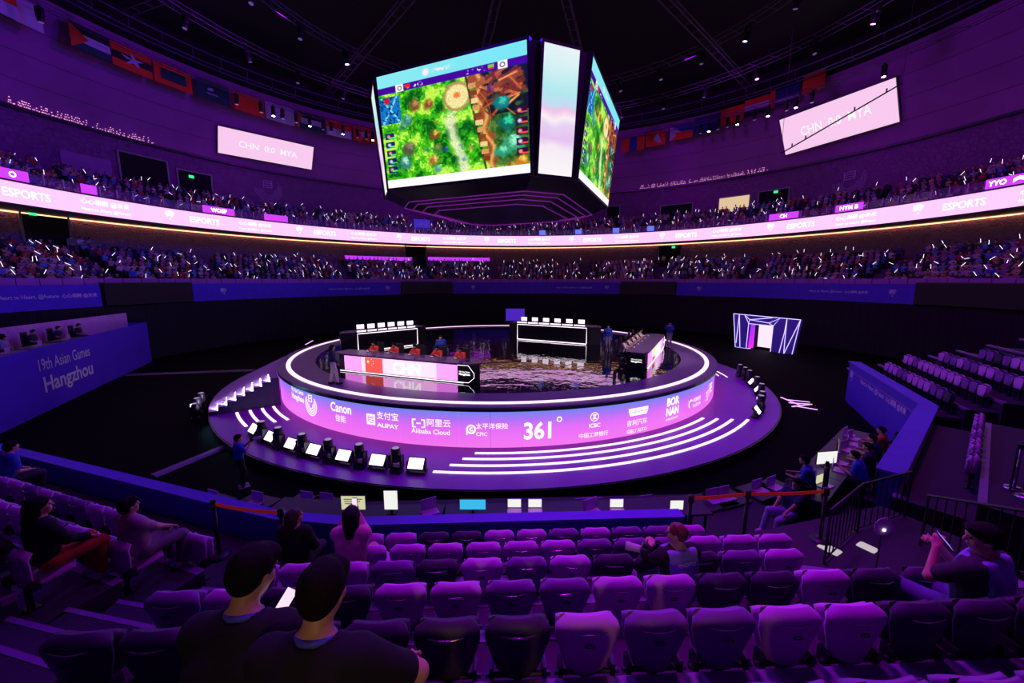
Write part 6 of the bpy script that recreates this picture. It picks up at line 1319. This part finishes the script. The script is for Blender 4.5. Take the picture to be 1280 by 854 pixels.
for i, (tier, k, r, a, z) in enumerate(places):
    p = pa(r, a, z); rz = rad(a)+PI/2; ca, sa = math.cos(rz), math.sin(rz); R_ = np.array(((ca, -sa, 0), (sa, ca, 0), (0, 0, 1)))
    sv.append(sV @ R_.T+np.array(p)); sf.append([[j+soff for j in f] for f in sm_.f]); soff += len(sV)
    if i in near:
        o = link('person', CV[i % 7], M_crowd, None, p+Vector((0, 0, .0)), rz+RNG.normal()*.15); tag(o, 'seated spectator in the packed %s tier, %s' % (tier, (ORD[k] if k < 8 else '') + ' of that tier'), 'person', 'spectators in %s tier %s' % (tier, ORD[k]))
    else:
        s_ = RNG.uniform(.92, 1.06); v = lv.copy(); ln = RNG.uniform(-.05, .25); v[:, 1] += np.maximum(v[:, 2]-.5, 0)*ln; AV.append((v*s_) @ R_.T+np.array(p)); AF += [[j+off for j in f] for f in lp.f]; off += len(lv)
        t_ = np.ones((len(lv), 4)); t_[:, :3] = (.03, .03, .05); t_[:nh, :3] = np.where((lv[:nh, 2] > 1.22)[:, None], (.012, .01, .012), (.5, .28, .22)); t_[nh:nb_, :3] = shirts[RNG.integers(0, len(shirts))]; AT.append(t_)
    if RNG.random() < (.30 if tier == 'lower' else .20): sticks.append((i, p+Vector((R_ @ V3(RNG.normal()*.16, .34+RNG.random()*.1, .78+RNG.random()*.42)).tolist())))
me = bpy.data.meshes.new('audience'); me.from_pydata(np.concatenate(AV).tolist(), [], AF); me.color_attributes.new('tint', 'FLOAT_COLOR', 'POINT').data.foreach_set('color', np.concatenate(AT).astype('f').ravel())
tag(link('audience', me, tint_mat()), 'dense far audience filling both tiers behind the stage', 'crowd', None, 'stuff')
me = bpy.data.meshes.new('tier_seating'); me.from_pydata(np.concatenate(sv).tolist(), [], [f for g in sf for f in g]); tag(link('tier_seating', me, M_sD), 'rows of dark seats under the audience on both tiers', 'seating', None, 'stuff')
# light sticks
M_stick = glow('light_stick', (.86, .76, 1), 2.6); sk = MB().tube([(0, 0, 0), (0, 0, .12)], .013, 5).mesh('grip'); sl = MB().tube([(0, 0, .12), (0, 0, .46)], [.012, .010], 5).mesh('light_stick')
order = {i: n_ for n_, (_, i) in enumerate(info)}; sticks.sort(key=lambda q: order[q[0]]); far = MB()
for n_, (i, p) in enumerate(sticks):
    e = (RNG.normal()*.5, RNG.normal()*.6, RNG.random()*6)
    if n_ < 300:
        tier = places[i][0]; o = link('light_stick', sl, M_stick, None, p); o.rotation_euler = e; tag(o, 'white glowing light stick held up in the %s tier' % tier, 'light stick', 'light sticks in the %s tier' % tier)
    else:
        Mx = Matrix.Rotation(e[2], 3, 'Z') @ Matrix.Rotation(e[1], 3, 'Y'); far.tube([p, p+Mx @ Vector((0, 0, .34))], .012, 4)
tag(far.build('light_sticks', M_stick), 'hundreds of tiny white light sticks in the far audience', 'light stick', None, 'stuff')
# standing people at doorways and stewards in the gangways
for px, py, R_, z, lb, sh_ in [(88, 300, 37.4, LT_Z+LT_DZ*6, 'steward standing beside the left curtained doorway', 'grey'), (100, 300, 37.4, LT_Z+LT_DZ*6, 'person in white standing by the left doorway steward', 'white'), (112, 302, 37.4, LT_Z+LT_DZ*6, 'person in mauve standing third from the left doorway', 'mauve'), (829, 330, 37.6, LT_Z+LT_DZ*6, 'person in pale top standing in the right curtained doorway', 'cream'), (848, 330, 37.6, LT_Z+LT_DZ*6, 'second person in white standing in the right curtained doorway', 'white'),
        (166, 345, 31.9, LT_Z, 'steward in blue standing at the left tier foot', 'blue'), (531, 346, 31.9, LT_Z, 'steward in blue at the far tier foot beside the gangway panel', 'blue'), (814, 349, 31.9, LT_Z, 'steward in blue at the right tier foot', 'royal'), (1237, 352, 31.9, LT_Z, 'steward in bright blue above the right gangway panel', 'blue'), (942, 268, 39.9, UT_Z+UT_DZ*5, 'person in blue beside the warmly lit doorway', 'blue'), (428, 325, 37.0, LT_Z+LT_DZ*6, 'person in red standing at the top of an aisle', 'red')]:
    a = pix_ring(px, py, R_, 1, R_, 2)[0]; p = pa(R_, a, z); person(lb, p, rad(a+90), standing(), sh_, 'dark', vox=.03, hands=False)
# boards behind the far lower tier
M_mag = glow('magenta_rail', (.6, .04, 1), 1.0)
for x0, x1, y, lb in [(431, 515, 323, 'magenta lit ledge left of the far curtained doorway'), (535, 612, 324, 'magenta lit ledge right of the far curtained doorway')]:
    a0, a1 = pix_ring(x0, y, 37.9, 1, 37.9, 2)[0], pix_ring(x1, y, 37.9, 1, 37.9, 2)[0]; z = pix_ring((x0+x1)/2, y, 37.9, 1, 37.9, 2)[2]
    t = thing('lit_ledge', lb, 'ledge'); MB().arc(AC, [(37.8, z-.25), (37.9, z-.25), (37.9, z+.25), (37.8, z+.25)], a1, a0, 6).build('light_face', M_mag, t); MB().arc(AC, [(37.75, z+.25), (38.1, z+.25), (38.1, z+.3), (37.75, z+.3)], a1, a0, 6).build('shelf', M_soffit, t); MB().arc(AC, [(37.92, LT_Z+LT_DZ*6), (38.0, LT_Z+LT_DZ*6), (38.0, z+.25), (37.92, z+.25)], a1, a0, 6).build('base', M_soffit, t)
a = pix_ring(526, 278, 36, 1, 36, 2); t = thing('blue_board', 'blue lettered board standing among the upper audience', 'sign', pa(35.2, a[0], UT_Z), rad(a[0]+90)); MB().box((0, 0, 2.0), (2.3, .1, 1.5)).build('board', mat('board_blue', (.06, .05, .5), .6, emit=(.06, .03, .6), es=.5, var=0), t); MB().box((-.9, 0, .6), (.08, .08, 1.2)).box((.9, 0, .6), (.08, .08, 1.2)).build('legs', M_metal, t)
mb = text2d(MB(), '心心相融 @未来', 0, 2.1, w_=1.5, bold=.01); mb.v = [(-x, .06, y) for x, y, _ in mb.v]; mb.build('lettering', M_let, t)
# ================================================================ roof rig
M_truss = mat('truss_metal', (.17, .11, .22), .5, .4, var=.1)
def ring_truss(r, z, lb, n=48, w_=.5):
    t = thing('ring_truss', lb, 'truss', (AC[0], AC[1], z))
    for rr, zz in ((r-w_/2, 0), (r+w_/2, 0), (r, w_*.8)): MB().tube([pa(rr, 360*i/n, zz, (0, 0)) for i in range(n)], .035, 5, closed=True).build('chord', M_truss, t)
    mb = MB()
    for i in range(n*2):
        a = 180*i/n; q = [pa(r-w_/2, a, 0, (0, 0)), pa(r+w_/2, a, 0, (0, 0)), pa(r, a+180/n/2, w_*.8, (0, 0))]
        mb.tube([q[0], q[1]], .02, 4); mb.tube([q[0], q[2]], .02, 4); mb.tube([q[1], q[2]], .02, 4)
    mb.build('lacing', M_truss, t)['kind'] = 'stuff'
ring_truss(19, 25.8, 'inner ring truss hung above the stage', 40, .7); ring_truss(27, 26.4, 'middle ring truss below the roof', 48, .7); ring_truss(34.6, 25.4, 'outer ring truss in front of the flag row', 60, .45)
for k in range(12):
    a = k*30+12; t = thing('radial_girder', 'dark roof girder running out from the roof centre', 'girder', (AC[0], AC[1], 28.4), rad(a), 'radial roof girders')
    for y, z in ((-.35, 0), (.35, 0), (0, .9)): MB().tube([(6, y, z+1.2), (37, y, z)], .07, 5).build('chord', M_truss, t)
    mb = MB()
    for i in range(21):
        x = 6+31*i/20; s_ = 1.2*(1-i/20); x2 = x+.78; s2 = 1.2*(1-(x2-6)/31)
        for y in (-.35, .35): mb.tube([(x, y, s_), (x2, 0, .9+s2)], .035, 4)
        mb.tube([(x, -.35, s_), (x, .35, s_)], .035, 4)
    mb.build('lacing', M_truss, t)['kind'] = 'stuff'
# moving heads under the trusses
def hung(kind, p, rz, lb, grp, lit=None, tilt=0.):
    global HB
    t = clone(HB) if HB_USED[0] else HB; HB_USED[0] = True; t.location = p; t.rotation_euler = (tilt, 0, rz); tag(t, lb, 'stage light', grp)
    if lit:
        for c in [g for h in t.children for g in h.children]:
            if c.name.startswith('lens'): c.material_slots[0].link = 'OBJECT'; c.material_slots[0].material = lit
HB_USED = [False]; HB = thing('hung_light', 'x', 'stage light'); M_ldark = mat('lens_dark', (.2, .1, .3), .1, var=0, emit=(.4, .2, .8), es=.25)
MB().bbox((0, 0, -.12), (.42, .34, .22), .04).build('base', M_lampb, HB); MB().box((-.24, 0, -.42), (.06, .2, .5)).box((.24, 0, -.42), (.06, .2, .5)).box((0, 0, -.2), (.54, .2, .06)).build('yoke', M_lampb, HB); hd = MB().lathe([(.17, 0), (.2, .1), (.2, .5), (.15, .6)], 12, (0, 0, -1.0)).build('head', M_lampb, HB, smooth=True); MB().lathe([(.15, 0), (.15, .02)], 12, (0, 0, -1.02)).build('lens', M_ldark, hd); MB().box((0, 0, .06), (.1, .1, .16)).build('clamp', M_metal, HB)
lit_w = glow('lens_white', (1, .9, 1), 30.); lit_c = glow('lens_cool', (.5, .6, 1), 8.); lit_m = glow('lens_magenta', (1, .25, .9), 6.)
for k in range(30): hung(0, pa(19, k*12, 25.75), rad(k*12), 'moving head light hung on the inner ring truss', 'lights on the inner ring truss', lit_c if k % 5 == 2 else None, .3*math.sin(k))
for k in range(36): hung(0, pa(27, k*10+4, 26.3), rad(k*10), 'moving head light hung on the middle ring truss', 'lights on the middle ring truss', lit_m if k in (1, 3) else (lit_c if k % 7 == 3 else None), .3*math.sin(k*2))
for px, py in [(53, 40), (298, 150), (328, 158), (355, 166), (372, 172), (405, 176), (415, 180), (448, 190), (459, 192), (875, 178), (897, 170), (909, 163), (943, 150), (985, 118), (1018, 100)]:
    a, r_, z = pix_ring(px, py, 34.6, 1, 34.6, 2); hung(0, pa(34.6, a, 25.3), rad(a), 'dark moving head light on the outer truss before the flags', 'dark lights on the outer truss')
for px, py in [(344, 169), (389, 179), (430, 188), (467, 196), (885, 179), (921, 164), (960, 145), (996, 124), (1115, 16)]:
    a, r_, z = pix_ring(px, py, 34.6, 1, 34.6, 2); hung(0, pa(34.6, a, 25.3), rad(a), 'lit white lamp on the outer truss before the flags', 'lit lamps on the outer truss', lit_w)
# slender boom crossing the right score screen
b0, b1 = pix(976, 192, depth=30), pix(1128, 104, depth=27); t = thing('camera_boom', 'thin dark boom with clamps crossing the right score screen', 'boom', b0); MB().tube([(0, 0, 0), b1-b0], .05, 6).build('tube', M_lampb, t)
for k in (.1, .22, .63, .88): q = (b1-b0)*k; MB().box(q+Vector((0, 0, .12)), (.06, .06, .28)).build('clamp', M_lampb, t)
MB().tube([b1-b0, Vector((b1.x-b0.x, b1.y-b0.y, 25.6-b0.z))], .015, 4).build('hanging_cable', M_lampb, t); MB().tube([(0, 0, 0), (0, 0, 26-b0.z)], .015, 4).build('hanging_cable', M_lampb, t)
# catwalk rail lit blue at the right under the roof edge
M_cat = mat('catwalk_rail', (.16, .13, .32), .4, .3, var=0); t = thing('catwalk', 'narrow catwalk with blue lit rail under the roof edge', 'catwalk', (AC[0], AC[1], 27.4))
for r_, z in ((35.8, 0), (35.0, 0), (35.0, .9)): MB().tube([pa(r_, -30+240*i/120, z, (0, 0)) for i in range(121)], .06, 5).build('rail', M_cat, t)
for i in range(61):
    a = -30+4*i; MB().tube([pa(35.0, a, 0, (0, 0)), pa(35.0, a, .9, (0, 0))], .03, 4).build('stanchion', M_cat, t); MB().box(pa(35.4, a, 0, (0, 0)), (.8, .06, .06), rad(a)).build('crossbar', M_cat, t)

# seats with somebody on them are folded down
sitters = [o for o in COL.objects if o.type == 'MESH' and o.name.startswith('person') and o.parent is None and o.location.y < 9 and abs(o.location.x) < 12]
bpy.context.view_layer.update()
for o in list(COL.objects):
    if o.name.startswith('folding_seat') and any((o.location-s.location).xy.length < .42 and abs(o.location.z-s.location.z) < .2 for s in sitters):
        for c in o.children:
            if c.name.startswith('seat_pan'):
                pv = Vector((0, .06, .38)); R_ = Matrix.Rotation(rad(-82), 4, 'X'); c.matrix_local = Matrix.Translation(pv) @ R_ @ Matrix.Translation(-pv)
